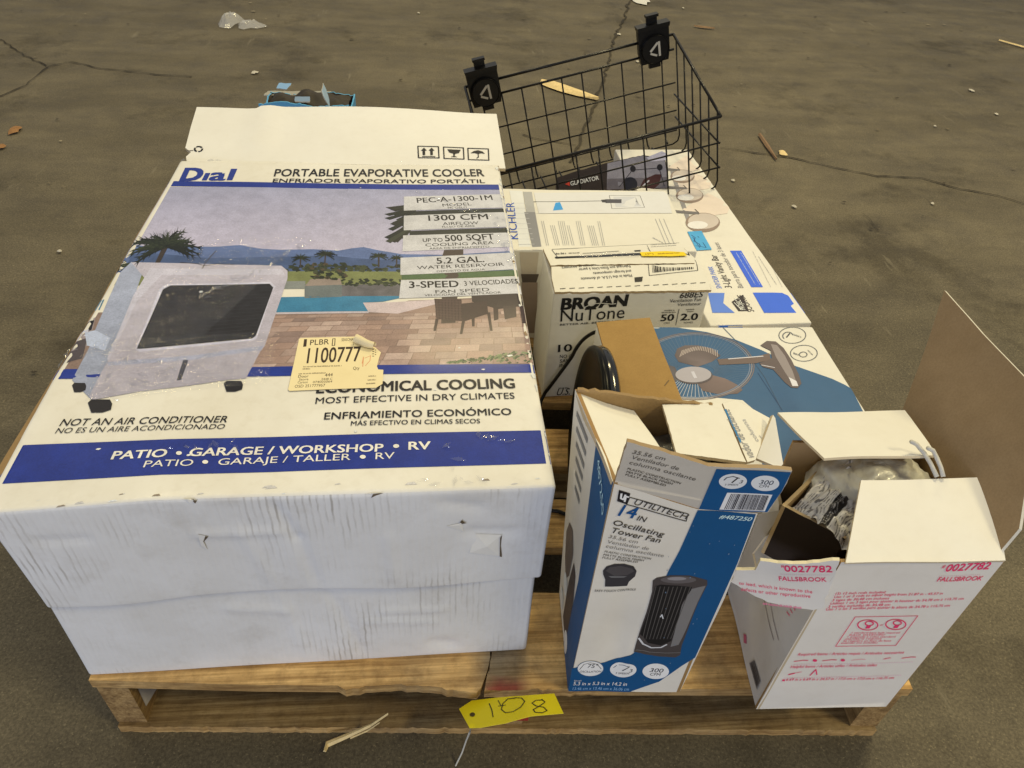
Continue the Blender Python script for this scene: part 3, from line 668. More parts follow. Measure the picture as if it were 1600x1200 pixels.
    A.line([(283, 411), (310, 413), (320, 416), (340, 413), (366, 414)], 0.0016, (70, 66, 66), 11); A.line([(338, 393), (322, 411), (317, 420)], 0.0016, (84, 80, 82), 11)
    # texts on white
    X('PORTABLE EVAPORATIVE COOLER', (428, 276.5), (757, 276), 11, .014); X('ENFRIADOR EVAPORATIVO PORTÁTIL', (426, 286.0), (758, 286.6), 5.6, .010)
    A.text('D', (282, 282.5), (311, 282.5), 19, blue, 3, .05); A.poly([(315, 282.5), (323, 282.5), (329, 271), (321, 271)], blue, 3); A.text('a', (327, 282.5), (350, 282.5), 13, blue, 4, .03, hm=.042); A.poly([(354, 282.5), (363, 282.5), (371, 264.5), (361, 264.5)], blue, 3)
    X('ECONOMICAL COOLING', (498, 615.5), (805, 606.5), 15, .026); X('MOST EFFECTIVE IN DRY CLIMATES', (496.5, 632), (805, 623), 9.5, .004)
    X('ENFRIAMIENTO ECONÓMICO', (510.6, 656.6), (800, 648.5), 10.5, .012); X('MÁS EFECTIVO EN CLIMAS SECOS', (552, 666.5), (751.5, 662), 7, .006)
    X('NOT AN AIR CONDITIONER', (100, 662.2), (360, 660.0), 10, .006, slant=.1); X('NO ES UN AIRE ACONDICIONADO', (93.6, 673.2), (356, 670.2), 7.6, -.006, slant=.1)
    wt = (240, 236, 224)
    X('PATIO', (182.4, 714.8), (267, 713.6), 12, .022, wt); X('GARAGE / WORKSHOP', (303, 712.8), (602, 707), 12, .020, wt); X('RV', (642, 704.2), (675, 703.2), 12, .022, wt)
    X('PATIO', (233, 729), (309, 727.8), 10, .002, wt); X('GARAJE / TALLER', (348, 727), (552.6, 720.2), 10, .002, wt); X('RV', (591, 719.2), (620, 718.2), 10, .002, wt)
    for (x, y) in ((288, 708), (622.5, 698.6), (329, 722), (571.5, 715.4)): A.ell((x, y), 4.6, 3.0, wt, 13, 14)
    # scuffs worn through the ink to bare paper on edges
    for k in range(17):
        x = rnd.uniform(0.01, 0.53); y = rnd.uniform(0.0, 0.012); r = rnd.uniform(.002, .006)
        A.uvpoly([(x, y), (x + r * 2, y - 0.0 + rnd.uniform(0, .002)), (x + r * 1.5, y + r * .7), (x + r * .4, y + r * .5)], rnd.choice(((205, 196, 176), (150, 132, 104), (226, 220, 204))), 1)
    for k in range(30):
        y = rnd.uniform(0.0, 0.74); r = rnd.uniform(.0015, .004); x = rnd.uniform(.531, .5375)
        A.uvpoly([(x, y), (x + r, y + r * .5), (x + r * .5, y + r * 3), (x - r * .5, y + r * 2)], rnd.choice(((228, 222, 206), (228, 222, 206), (150, 122, 84))), 14)
    for k in range(16):
        x, y = rnd.uniform(.02, .52), rnd.uniform(.03, .7); r = rnd.uniform(.0015, .004); a = rnd.uniform(0, 6)
        A.uvpoly([(x + r * rnd.uniform(.4, 1.3) * math.cos(a + i), y + r * .6 * rnd.uniform(.4, 1.3) * math.sin(a + i)) for i in range(6)], (226, 220, 210), 14)
    mb.build('lid', ['worn_card', 'gloss_card', 'smudged_card'], root)
    lidp = root
    # raw kraft edge along the lid's left side
    mb = MB(); rnd = random.Random(8); L = []; N = 46
    for k in range(N + 1):
        t = k / N; y = 0.004 + 0.66 * t; bul = 0.005 * math.exp(-((y - 0.05) / 0.09) ** 2)
        p = lid.pt(0.0, y, lid.H - 0.0015); L.append((p + Vector((-0.0015 - bul - 0.001 * rnd.random(), 0, -0.001)), p + Vector((0.002, 0, 0.0012 + .0004 * rnd.random())), p + Vector((-0.002 - bul, 0, -0.012))))
    vs = [q for tri in L for q in tri]
    mb.add(vs, [(3 * i, 3 * i + 1, 3 * i + 4, 3 * i + 3) for i in range(N)] + [(3 * i + 2, 3 * i, 3 * i + 3, 3 * i + 5) for i in range(N)], (0.34, 0.22, 0.095))
    mb.build('torn_edge', ['kraft'], root)
    # tears and gouges in the front wall
    fr = lid.side('front')
    for (cx, cy, pts, curl) in ((300, 776, [(288, 771), (306, 773), (318, 782), (306, 785), (296, 780)], .006), (322, 845, [(318, 834), (330, 836), (326, 848), (332, 862), (322, 855)], .004), (560, 770, [(590, 757), (600, 765), (588, 772), (575, 772)], .004),
                            (745, 858, [(735, 866), (782, 873), (786, 840), (745, 838)], .006), (722, 815, [(700, 822), (728, 816), (724, 812), (726, 832)], .003)):
        mb = MB(); q = [fr.uv(*p) for p in pts]; curl *= .45; c = (sum(p[0] for p in q) / len(q), sum(p[1] for p in q) / len(q)); n = len(q)
        vs = [fr.P(*p, 0.0008) for p in q] + [fr.P(*c, curl)]
        mb.add(vs, [(i, (i + 1) % n, n) for i in range(n)], (0.80, 0.79, 0.76))
        a, b = q[1], q[2]; d = [fr.P(a[0], a[1], .0014), fr.P(b[0], b[1], .0014), fr.P(b[0] - .002, b[1] - .0035, .0014), fr.P(.5 * (a[0] + b[0]) - .001, .5 * (a[1] + b[1]) - .0045, .0014), fr.P(a[0] + .0025, a[1] - .0012, .0014)]
        mb.add(d, [(0, 1, 2, 3, 4)], (0.12, 0.09, 0.06))
        mb.build('torn_paper', ['paper'], root)
    # end flap, leaning back behind the lid
    ff = Face((-0.430, 1.2275, 0.3285), (0.112, 1.2275, 0.3285), (-0.444, 1.393, 0.3600), lambda u, v: 0.004 * math.exp(-((u - 0.115) / 0.02) ** 2) * min(1, v / .05) + 0.006 * min(1, u / .1) * nz(u, v, 3, 5) - 0.006 * max(0, 1 - u / .11))
    q = lambda x, y: ff.uv(x, y)
    mb = MB(); panel(mb, ff, [q(291, 251), (0.27, -.004), q(790, 262), q(776, 176), q(640, 170), q(408, 165), q(400, 167.5), q(306, 162), q(297, 192), q(288, 226), q(297, 233), q(289, 240)], 0.006, WHITE, (0.62, 0.58, 0.50), (0.62, 0.52, 0.36), 0.02)
    B = Art(mb, ff, 0, T, 0.0006)
    for (x0, y0, x1, y1) in ((653, 229, 685, 247), (693, 230, 724, 248), (731, 231, 763, 249)): B.line([(x0, y0), (x1, y0 + .6), (x1 + 1, y1 + .4), (x0 + 1, y1)], 0.0022, ink, 1, True)
    for x in (662, 674):
        B.poly([(x - 1.6, 243), (x + 2.4, 243), (x + 2.2, 236), (x + 5, 236), (x + .5, 231.5), (x - 4.5, 236), (x - 1.8, 236)], ink, 1)
    B.line([(660, 245), (680, 245.2)], .0016, ink)
    B.poly([(699, 233.5), (720, 234), (717, 239), (711, 240.5), (710.5, 244), (715, 245.5), (704, 245.4), (708.5, 244), (708, 240), (702, 238.5)], ink, 1)
    B.poly([(735, 239), (740, 235.5), (747, 234), (754, 236), (758, 239.5), (752, 238.6), (747, 239.8), (741, 238.4)], ink, 1); B.line([(747, 236), (747.5, 245), (745, 246.4)], .0018, ink)
    for a in (0, 2.1, 4.2): B.ell((309, 229), 6, 4, ink, 1, 8, .003, a, a + 1.5)
    B.line([(286, 231.5), (300, 231)], .0016, (60, 50, 40))
    mb.build('end_flap', ['soft_card'], root)
    # price sticker
    st = RFace(lid, 'top'); mb = MB(); yel = (238, 214, 150)
    Y = Art(mb, st, 0, T, 0.0013, 0.012, 0.00006)
    Y.poly([(469.5, 531.5), (472, 530), (558, 528), (562, 532), (570, 538), (588, 545), (597, 553), (594, 562), (591, 575), (593, 579.5), (601, 580), (600, 602), (590, 608), (520, 610), (456, 612.5), (454, 610)], yel, 0)
    dk = (62, 48, 34); Z = lambda s, a, b, h, bold=0.0, c=dk: Y.text(s, a, b, h, c, 1, bold)
    Z('PLBR', (486.6, 541.4), (516, 540), 8.2, .004); Z('1100777', (482, 569.5), (565, 566.5), 23, .012); Z('SEASONAL', (535.5, 535.4), (556, 534.4), 4.5, -.01); Z('7', (553, 542), (556, 541.8), 4.5)
    Y.poly([(477.5, 532), (482, 532), (481, 543.5), (476, 544)], dk, 1); Y.line([(522, 531.5), (525.5, 531.3), (525, 542), (521, 542.4)], .001, dk, 1, True)
    Z('Qty', (554, 580), (564, 579.6), 4.6, .002); Z('444', (510.5, 590.5), (522.5, 590), 5, .004); Z('Door', (469, 592), (485, 591.6), 3.8, .004); Z('Store', (470.5, 596.6), (485, 596), 3.4); Z('Carton', (468.5, 601), (484, 600.6), 3.4)
    Z('2448 C', (505, 596), (522, 595.6), 3.2); Z('074003064', (492, 600.6), (522, 599.6), 3.2); Z('OSD 251777957', (464, 607.6), (511, 606), 4.2, .002)
    for (a, b) in (((477, 576), (536, 574.6)), ((476, 579.4), (488, 579.2)), ((470, 587), (512, 585.6)), ((578, 591), (590, 590.6)), ((577, 597), (590, 596.6)), ((575, 602.8), (590, 602))): Y.greek(a, b, 2.4, (110, 92, 66), 1)
    for i in range(10): Y.line([(584 + (i % 3) * 4, 548 + i * 1.2), (586 + (i % 3) * 3, 548 + i * 1.2)], .0012, dk, 1)
    Y.line([(569, 575), (570, 560), (568, 570)], .0009, (222, 150, 96), 1); Y.line([(572, 562), (581, 558), (580, 566), (573, 574)], .0009, (222, 160, 106), 1)
    mb.build('price_sticker', ['paper'], root)
    mb = MB(); p = [st.P(*st.uv(x, y), .0072) for (x, y) in ((559, 536), (566, 539), (574, 543), (582, 546), (588, 547))]
    ax_ = (p[-1] - p[0]).normalized(); up_ = Vector((0, 0, 1)); sd_ = ax_.cross(up_).normalized(); vs = []; na = 18
    for k, c in enumerate(p):
        for q in range(na):
            an = -1.6 + 5.6 * q / (na - 1); rr = (.0066 - .0026 * q / (na - 1)) * (1 - .07 * k) + .0006 * nz(q, k, 1, .8)
            vs.append(c + sd_ * rr * math.cos(an) + up_ * (rr * math.sin(an) - .0005) + ax_ * .0015 * nz(q, k, 3, .5))
    mb.add(vs, [(k * na + q, k * na + q + 1, (k + 1) * na + q + 1, (k + 1) * na + q) for k in range(4) for q in range(na - 1)], (0.80, 0.70, 0.46), 0, True); mb.build('curled_corner', ['paper'], root)
    # crinkled clear film that still clings to the print
    rnd = random.Random(4)
    def crinkle(px, w, n):
        mb = MB()
        P = [Vector(st.uv(*p)) for p in px]
        for a, b in zip(P[:-1], P[1:]):
            for k in range(n):
                p = a.lerp(b, (k + rnd.random()) / n) + Vector((rnd.gauss(0, w), rnd.gauss(0, w))); an = rnd.uniform(0, PI); r = rnd.uniform(.003, .009)
                d = Vector((math.cos(an), math.sin(an))) * r; m = Vector((-d.y, d.x)) * 0.35
                e = [p - d, p - m, p + d, p + m]
                vs = [st.P(q.x, q.y, .0019) for q in e] + [st.P(p.x, p.y, .0019 + r * rnd.uniform(.2, .5))]
                mb.add(vs, [(0, 1, 4), (1, 2, 4), (2, 3, 4), (3, 0, 4)], WHITE)
        mb.build('clear_film', ['film'], root)
    crinkle([(480, 380), (445, 400), (410, 425), (350, 445), (315, 465)], .004, 9); crinkle([(180, 565), (230, 563), (290, 578)], .003, 8); crinkle([(200, 620), (240, 575)], .003, 6)
    crinkle([(300, 240), (305, 175)], .003, 7); crinkle([(330, 235), (345, 245)], .004, 4); crinkle([(590, 250), (670, 251)], .002, 10); crinkle([(650, 300), (780, 345), (800, 420)], .004, 18); crinkle([(120, 545), (80, 580)], .003, 7); crinkle([(640, 755), (780, 752)], .004, 8); crinkle([(260, 700), (390, 692)], .003, 8); crinkle([(740, 677), (800, 694)], .001, 6)
    crinkle([(160, 530), (175, 600)], .004, 7); crinkle([(700, 690), (720, 740)], .003, 4)
    for (pts, sd) in (([(128, 560), (300, 545), (480, 372), (330, 376)], 1), ([(140, 628), (420, 600), (440, 520), (180, 530)], 9)):
        mb = MB(); c4 = [Vector(st.uv(*p)) for p in pts]; n, m = 90, 70; vs = []
        for i in range(n + 1):
            for j in range(m + 1):
                a_, b_ = i / n, j / m; p = c4[0].lerp(c4[1], a_).lerp(c4[3].lerp(c4[2], a_), b_)
                rg = (1 - abs(nz(p.x, p.y, sd, 22))) ** 6 * max(0, nz(p.x, p.y, sd + 3, 7) + .15)
                vs.append(st.P(p.x, p.y, .0016 + .0035 * rg + .00012 * nz(p.x, p.y, sd, 80)))
        mb.add(vs, [(i * (m + 1) + j, (i + 1) * (m + 1) + j, (i + 1) * (m + 1) + j + 1, i * (m + 1) + j + 1) for i in range(n) for j in range(m)], WHITE, 0, True); mb.build('loose_film', ['loose_film'], root)
build_cooler()

# ================================================================== VENTILATION FAN BOX
def build_vent_box():
    root = thing('vent_fan_box', (0.31, 1.05, 0), 'white ventilation fan carton with black lettering, right behind the black fan', 'cardboard box')
    bx = RBox((0.178, 0.987, 0.0), 0.262, 0.128, 0.226, 0.03, 0.004, 0.0025, 8, 11)
    mb = MB(); bx.shell(mb, (0.74, 0.735, 0.70), 0.016)
    A = Art(mb, bx.side('front'), 0, F, .0006, 0.02); ink = (22, 22, 24); X = lambda s, a, b, h, bold=0.0, **k: A.text(s, a, b, h, ink, 1, bold, **k)
    X('BROAN', (877, 483.5), (978, 477.5), 17, .045, slant=.08); A.line([(912, 480), (925, 474), (940, 473), (955, 474.5), (962, 474)], .0013, (0.74, .735, .70), 2)
    X('NuTone', (875.5, 502.3), (975, 496.5), 19, -.012); X('BETTER AIR. BETTER LIFE.', (875, 508.6), (972, 502), 2.8, .004)
    X('688ES', (1061, 465.6), (1097, 463.8), 8.5, .008, slant=.15); X('Ventilation Fan', (1046, 472.6), (1095, 470), 5); X('Ventilateur', (1058, 478.2), (1095, 476.4), 4.6)
    X('50', (1032, 502), (1052, 501), 10, .022); X('2.0', (1063, 500.6), (1089, 499.4), 10, .022); A.line([(1061, 483), (1056, 508)], .001, ink)
    X('CFM', (1037, 506.6), (1046, 506.2), 2.4); X('SONES', (1068, 505.4), (1082, 504.8), 2.4)
    for (a, b) in (((1038, 486.4), (1054, 485.8)), ((1034, 489.6), (1056, 488.8)), ((1072, 484.6), (1085, 484)), ((1074, 487.6), (1084, 487.2))): A.greek(a, b, 2.2, (60, 58, 56))
    X('10', (872, 549.4), (893, 548), 11, .018); X('NO C', (874.5, 559), (893, 558), 5, .004); X('SAN', (874.5, 566), (890, 565.2), 5, .004); X('INT', (874, 573), (888, 572.4), 5, .004); X('U.S.', (869, 618), (890, 617), 10, .01, slant=.2); A.greek((873, 608), (888, 607.4), 2.6, ink)
    mb.build('carton', ['ribbed_card'], root)
    # two top flaps that bulge along the seam
    top = bx.side('top')
    zt = 0.226
    def flap(name, px, tilt, mat='ribbed_card'):
        pass
    ff = Face(bx.pt(0, 0, zt), bx.pt(.262, 0, zt), bx.pt(0, .128, zt), lambda u, v: 0.004 + 0.010 * max(0, 1 - abs(v - 0.062) / 0.062) + 0.0015 * nz(u, v, 5, 14))
    mb = MB(); panel(mb, ff, [(0.001, -.002), (.261, -.003), (.263, .030), (.258, .0625), (.003, .0585), (.000, .03)], .004, (0.78, 0.77, 0.72), KRAFT, (0.45, 0.34, 0.2), .014, ragged=.0016, rag_sides={0, 3})
    A = Art(mb, ff, 0, T, .0006, .02)
    A.line([(1010, 421), (1084, 416), (1088, 432), (1013, 438.5)], .001, (40, 38, 36), 1, True); A.barcode([(1016, 423), (1079, 418.5), (1082, 430), (1018, 435)], 34)
    for (s, a, b) in (('Made in the U.S.A. of domestic', (985, 437), (906, 441.5)), ('and foreign components', (984, 431.5), (925, 434.6)), ('Fabriqué aux États-Unis à partir', (982, 425.4), (902, 430)), ('de composants domestiques et étrangers', (980, 420.6), (876, 428))):
        A.text(s, a, b, 4.2, (46, 44, 42), 1, 0.0, hm=.0062)
    A.poly([(990, 441), (1003, 440), (1002, 446), (991, 446.6)], (50, 46, 40), 2)
    for k in range(16): x = 875 + k * 14.5; A.line([(x, 455.6 - .035 * (x - 875)), (x + 8, 455 - .035 * (x - 875))], .0012, (70, 62, 48))
    mb.build('front_flap', ['ribbed_card'], root)
    mb = MB(); panel(mb, ff, [(.002, .0600), (.250, .0640), (.258, .085), (.252, .131), (.000, .131)], .004, (0.78, 0.77, 0.72), KRAFT, (0.40, 0.30, 0.17), .014, ragged=.002, rag_sides={0, 1}, h=.0012)
    A = Art(mb, ff, 0, T, .0018, .02)
    A.poly([(866, 409.5), (1000, 401.5), (1062, 400), (1062, 403), (1000, 406), (867, 413)], (34, 34, 32), 1)
    A.line([(862, 395), (872, 413)], .001, (60, 60, 56)); A.line([(862, 394), (1060, 384)], .001, (60, 60, 56)); A.text('NuTone', (1074, 400.6), (1022, 398.4), 6, (40, 38, 36), 1, .0, hm=.013); A.line([(1010, 388), (1018, 404)], .001, (80, 78, 72))
    A.greek((868, 404.5), (884, 403.4), 4, (40, 38, 36)); A.greek((888, 402.4), (905, 401.4), 2.5, (40, 38, 36)); A.line([(910, 401.4), (966, 397.6)], .0014, (60, 58, 54)); A.poly([(990, 396), (1000, 395.4), (1000, 398), (991, 398.6)], (50, 50, 48), 1)
    for y in (388, 391): A.greek((1016, y), (1056, y - 2.6), 1.8, (110, 106, 96))
    mb.build('back_flap', ['ribbed_card'], root)
    mb = MB(); A = Art(mb, ff, 0, T, .0040, .02); A.poly([(998, 402.4), (1040, 399.4), (1067, 402), (1071, 409.5), (1045, 411), (1001, 410.4)], (252, 204, 38), 0); A.greek((1026, 407), (1060, 404.6), 3.2, (150, 100, 20)); A.text('(P)', (1007, 408), (1020, 407), 3.2, (170, 120, 20), 1)
    mb.build('yellow_sticker', ['paper'], root)
    mb = MB(); A = Art(mb, ff, 0, T, .0034, .012); A.poly([(900, 406.5), (940, 402), (998, 402), (998, 411), (940, 412), (905, 413.6)], WHITE, 0); mb.build('clear_tape', ['film'], root)
build_vent_box()

# ================================================================== LANTERN (lamp drawing) BOX
def build_lantern_box():
    root = thing('light_fixture_box', (0.285, 1.285, 0), 'low white carton with a lamp line drawing, between big cooler box and basket', 'cardboard box')
    bx = RBox((0.098, 1.163, 0.0), 0.372, 0.243, 0.20, 0.005, 0.003, 0.0012, 8, 21)
    mb = MB(); bx.shell(mb, (0.78, 0.77, 0.73), 0.02)
    top = bx.side('top'); A = Art(mb, top, 0, T, .0006, .03)
    A.poly([(817, 300), (831, 300), (846, 391), (832, 391)], (176, 170, 152), 0); A.poly([(819, 332), (836, 332), (847, 391), (833, 391)], (140, 135, 124), 1)
    A.poly([(796, 298), (816, 299), (830, 391), (812, 391)], (226, 220, 206), 0)
    for k in range(9): A.line([(803 + k * .9, 318 + k * 8), (822 + k * 1.6, 318 + k * 8)], .0012, (206, 200, 184))
    A.text('KICHLER', (810, 374), (803, 317), 9, (50, 84, 160), 2, -.004, hm=.016)
    A.line([(834, 315.5), (950, 314.5)], .0022, (90, 86, 80)); A.poly([(946, 312), (971, 312), (971, 318), (946, 318)], (84, 80, 78), 1); A.poly([(939, 313), (948, 312), (948, 317), (941, 317)], (70, 66, 62), 1)
    A.line([(952, 306), (1000, 306.4), (1007, 324.6), (956, 326.6)], .0013, (130, 124, 112), 1, True); A.poly([(958, 308), (998, 308), (1003, 323), (962, 324)], (206, 200, 184), 0)
    A.poly([(834, 301), (1042, 300), (1050, 333), (842, 334)], lambda u, v: T(222, 214, 192), 0)
    for i, x in enumerate((846, 860, 872, 886, 900, 918, 934)): 
        for j in range(2 + i % 3): A.line([(x + j * 3, 346 + (i * 7) % 14), (x + 8 + j * 3, 384)], .0009, (172, 166, 148))
    for i, x in enumerate((1024, 1030, 1037)): A.line([(x, 342), (x + 16, 380)], .0009, (176, 170, 152))
    A.greek((1020, 372), (1036, 380), 2, (170, 164, 148)); A.line([(838, 334), (1052, 333)], .0008, (200, 194, 174))
    A.poly([(868, 317), (875, 316), (880, 328), (864, 329.5)], (64, 152, 220), 2)
    fr = Art(mb, bx.side('front'), 0, F, .0006, .03)
    fr.poly([(812, 394), (842, 394), (838, 428), (815, 428)], (148, 142, 136), 0); fr.poly([(814, 428), (842, 428), (838, 441), (816, 441)], (70, 64, 62), 1); fr.poly([(815, 441), (840, 441), (838, 520), (818, 520)], (120, 108, 102), 0)
    mb.build('carton', ['soft_card'], root)
build_lantern_box()

# ================================================================== VANITY LIGHT BOX
def build_vanity_box():
    root = thing('vanity_light_box', (0.57, 1.42, 0), 'long white vanity light carton with blue bands, running back under the wire basket', 'cardboard box')
    bx = RBox((0.480, 1.046, 0.0), 0.195, 0.76, 0.118, 0.0475, 0.003, 0.001, 8, 31)
    mb = MB(); bx.shell(mb, (0.79, 0.78, 0.745), 0.03)
    top = bx.side('top'); A = Art(mb, top, 0, T, .0006, .04); bl = (70, 108, 214)
    A.poly([(1106, 458), (1132, 458), (1130, 474), (1148, 489), (1113, 489)], (100, 132, 214), 0); A.poly([(1176, 457.5), (1238, 458), (1259, 489), (1194, 489)], bl, 0)
    dk = (64, 56, 52)
    A.text('SNYDER PARK', (1128, 451), (1113, 417), 5, (96, 128, 210), 1, hm=.010); A.text('3-Light Vanity Bar', (1144, 450), (1119, 399), 5, dk, 1, .0, hm=.014)
    A.text('Barra para tocador de 3 luces', (1162, 450), (1122, 379), 5, (150, 142, 126), 1, -.006, hm=.011)
    A.poly([(1140.5, 392), (1158, 392), (1192, 449), (1174, 449)], (70, 104, 200), 0)
    for k in (0, 1): A.greek((1150 + k * 7, 396), (1180 + k * 7, 446), 2.4, (200, 206, 226), 1)
    for k in range(4): A.greek((1176 + k * 9, 394 + 8 * (k % 2)), (1204 + k * 9, 450 - 4 * (k % 2)), 1.9, (150, 144, 132), 1)
    A.text('SOURCE', (1179, 487), (1161, 461), 5, dk, 1, .0, hm=.013); A.poly([(1143, 472), (1160, 461), (1170, 486), (1154, 486.5)], dk, 1); A.text('PROJECT', (1165, 484.5), (1155, 466), 5, (232, 226, 210), 2, .006, hm=.010); A.line([(1147, 473), (1158, 484)], .0016, (232, 226, 210), 2)
    # glass shades printed on the lid
    def shade(x, y, s):
        gl = (214, 192, 158)
        A.poly([(x, y), (x + 40 * s, y - 26 * s), (x + 76 * s, y - 8 * s), (x + 70 * s, y + 6 * s), (x + 30 * s, y + 12 * s)], (232, 210, 176), 1)
        A.ell((x + 32 * s, y + 20 * s), 27 * s, 15 * s, (150, 128, 104), 2, 22); A.ell((x + 33 * s, y + 18 * s), 24 * s, 12 * s, (206, 188, 160), 3, 22); A.ell((x + 24 * s, y + 24 * s), 16 * s, 6 * s, (232, 222, 204), 4, 16)
        A.poly([(x - 12 * s, y + 1), (x + 26 * s, y + 4 * s), (x + 26 * s, y + 8 * s), (x - 12 * s, y + 5)], (120, 112, 100), 4); A.line([(x + 20 * s, y), (x + 26 * s, y + 6 * s)], .003, (96, 84, 70), 4)
    A.line([(1048, 260), (1060, 300), (1076, 345)], .010, (150, 142, 128), 1)
    shade(1066, 328, 1.0); shade(1052, 290, .8); shade(1044, 262, .7)
    f2 = Art(mb, bx.side('front'), 0, F, .0006, .03)
    f2.poly([(1122, 499), (1161, 498), (1161, 515), (1122, 515)], (50, 88, 176), 0); f2.greek((1242, 504), (1262, 503), 2.6, (90, 84, 80))
    sd = Art(mb, bx.side('left'), 0, F, .0006, .03); sd.greek((1104, 492), (1110, 505), 3, (60, 56, 54))
    mb.build('carton', ['soft_card'], root)
    mb = MB(); A = Art(mb, top, 0, T, .0016, .03); A.poly([(1074, 362.5), (1096, 361.5), (1112, 391), (1088, 392.5)], (86, 166, 230), 0)
    A.line([(1080, 368), (1086, 372), (1084, 378), (1092, 382), (1094, 386)], .0016, (40, 56, 96), 1); A.line([(1082, 371), (1093, 388)], .0012, (40, 56, 96), 1); A.line([(1087, 385), (1103, 388), (1098, 380)], .0014, (40, 56, 96), 1); A.line([(1090, 370), (1092, 372)], .0014, (40, 56, 96), 1)
    mb.build('blue_tape', ['paper'], root)
build_vanity_box()

# ================================================================== TABLE FAN BOX
def build_fan_box():
    root = thing('table_fan_box', (0.42, 0.77, 0), 'blue and white carton printed with a brown table fan, brown flap folded on top', 'cardboard box')
    bx = RBox((0.243, 0.600, 0.0), 0.358, 0.335, 0.198, 0.0, 0.003, 0.0015, 7, 41)
    mb = MB(); bx.shell(mb, (0.78, 0.775, 0.74), 0.02)
    top = bx.side('top'); A = Art(mb, top, 0, T, .0006, .025); bl = (66, 98, 120)
    A.poly([(1010, 509), (1060, 512), (1105, 519), (1150, 531), (1190, 547), (1240, 571), (1300, 592), (1330, 606), (1352, 650), (1420, 735), (1190, 735), (1195, 655), (1160, 626), (1112, 622), (1045, 620)], bl, 0)
    A.line([(1130, 512), (1165, 548), (1195, 590), (1222, 642)], .0012, (70, 90, 104), 3); A.line([(1184, 583), (1222, 641)], .0010, (50, 74, 100), 3)
    for (x, y, r) in ((1238, 524, 1), (1256, 552, 1)):
        A.ell((x, y), 21, 12.5, (96, 96, 92), 1, 26, .0012)
    A.ell((1231, 525), 8, 6, (96, 96, 92), 2, 12, .0014, 2.4, 6.0); A.line([(1229, 527), (1234, 521)], .0018, (70, 70, 70), 2); A.greek((1240, 524), (1252, 528), 2.4, (110, 108, 100), 2)
    A.ell((1255, 554), 6, 4, (96, 96, 92), 2, 12, .0012); A.greek((1240, 553), (1248, 556), 3, (96, 96, 92), 2); A.greek((1262, 548), (1270, 556), 2.4, (110, 108, 100), 2)
    # fan picture
    cx, cy = 1086, 570; brn = (112, 98, 88)
    for k in range(84):
        a = 2 * PI * k / 84; up = math.sin(a) < 0
        A.line([(cx + 30 * math.cos(a), cy + 10 * math.sin(a) + 10), (cx + 92 * math.cos(a), cy + 52 * math.sin(a) + 3)], .0008, (92, 112, 126) if up or math.cos(a) > .35 else (190, 186, 174), 2)
    for rr, cc in ((1.0, (126, 112, 102)), (0.965, (150, 138, 126)), (0.93, (120, 132, 142))): A.ell((cx, cy + 3), 92 * rr, 53 * rr, cc, 4, 48, .0016)
    def blade(pts, c): A.poly(pts, lambda u, v, c=c: tuple(Vector(T(*c)) * (1 + .45 * nz(u, v, 3, 22) + .15 * nz(u, v, 1, 60))), 3)
    blade([(1060, 566), (1054, 556), (1058, 545), (1070, 540), (1090, 540), (1112, 545), (1126, 556), (1112, 566), (1090, 574)], brn)
    blade([(1054, 574), (1030, 566), (1016, 556), (1012, 572), (1016, 590), (1032, 604), (1052, 602), (1062, 588)], (104, 97, 92))
    blade([(1086, 596), (1108, 586), (1132, 592), (1152, 602), (1160, 610), (1152, 616), (1126, 618), (1098, 612)], (118, 100, 88))
    for k in range(22): A.line([(1062 + k * 2.8, 558 - 10 * math.sin(k / 21 * PI)), (1066 + k * 2.6, 548 - 6 * math.sin(k / 21 * PI))], .0009, (196, 176, 152), 5)
    A.ell((1084, 588), 29, 13.5, (96, 86, 80), 6, 30); A.ell((1083, 586.5), 28, 12.5, (176, 166, 156), 7, 30); A.poly([(1079, 582), (1084, 581.6), (1089, 592), (1084, 592.6)], (206, 198, 188), 8)
    A.poly([(1120, 562), (1180, 558), (1202, 552), (1204, 562), (1182, 568), (1124, 571)], (116, 98, 84), 6); A.line([(1138, 561.5), (1192, 557)], .002, (214, 204, 190), 7)
    A.poly([(1188, 540), (1198, 533), (1212, 534), (1224, 544), (1236, 562), (1248, 586), (1252, 600), (1246, 607), (1236, 606), (1226, 598), (1208, 578), (1192, 574), (1186, 568), (1206, 560), (1204, 548)], (106, 92, 82), 6)
    A.poly([(1204, 538), (1214, 540), (1226, 556), (1238, 580), (1244, 598), (1238, 600), (1226, 582), (1212, 558)], (150, 136, 122), 7); A.poly([(1232, 590), (1244, 596), (1247, 604), (1238, 604)], (222, 214, 202), 8); A.line([(1190, 571), (1210, 575)], .0016, (210, 200, 188), 7)
    A.poly([(1010, 619), (1112, 622), (1160, 626), (1195, 655), (1185, 735), (1010, 735)], (0.78, .775, .74), 1)
    mb.build('carton', ['soft_card'], root)
    ff = Face((0.243, 0.602, 0.2015), (0.60, 0.602, 0.2015), (0.243, 0.935, 0.2015), lambda u, v: 0.010 * min(1, max(0, u) / .083) ** 1.0 + 0.0012 * nz(u, v, 2, 16))
    mb = MB(); panel(mb, ff, [(0.0, 0.0), (0.055, 0.0), (0.088, 0.03), (0.084, 0.333), (0.0, 0.333)], .003, (0.38, 0.235, 0.075), (0.78, .77, .74), KRAFT, .014, h=.0042)
    A = Art(mb, ff, 0, T, .0048); A.line([(1036, 613), (1042, 606)], .0012, (110, 90, 60), 0)
    mb.build('folded_flap', ['kraft'], root)
build_fan_box()

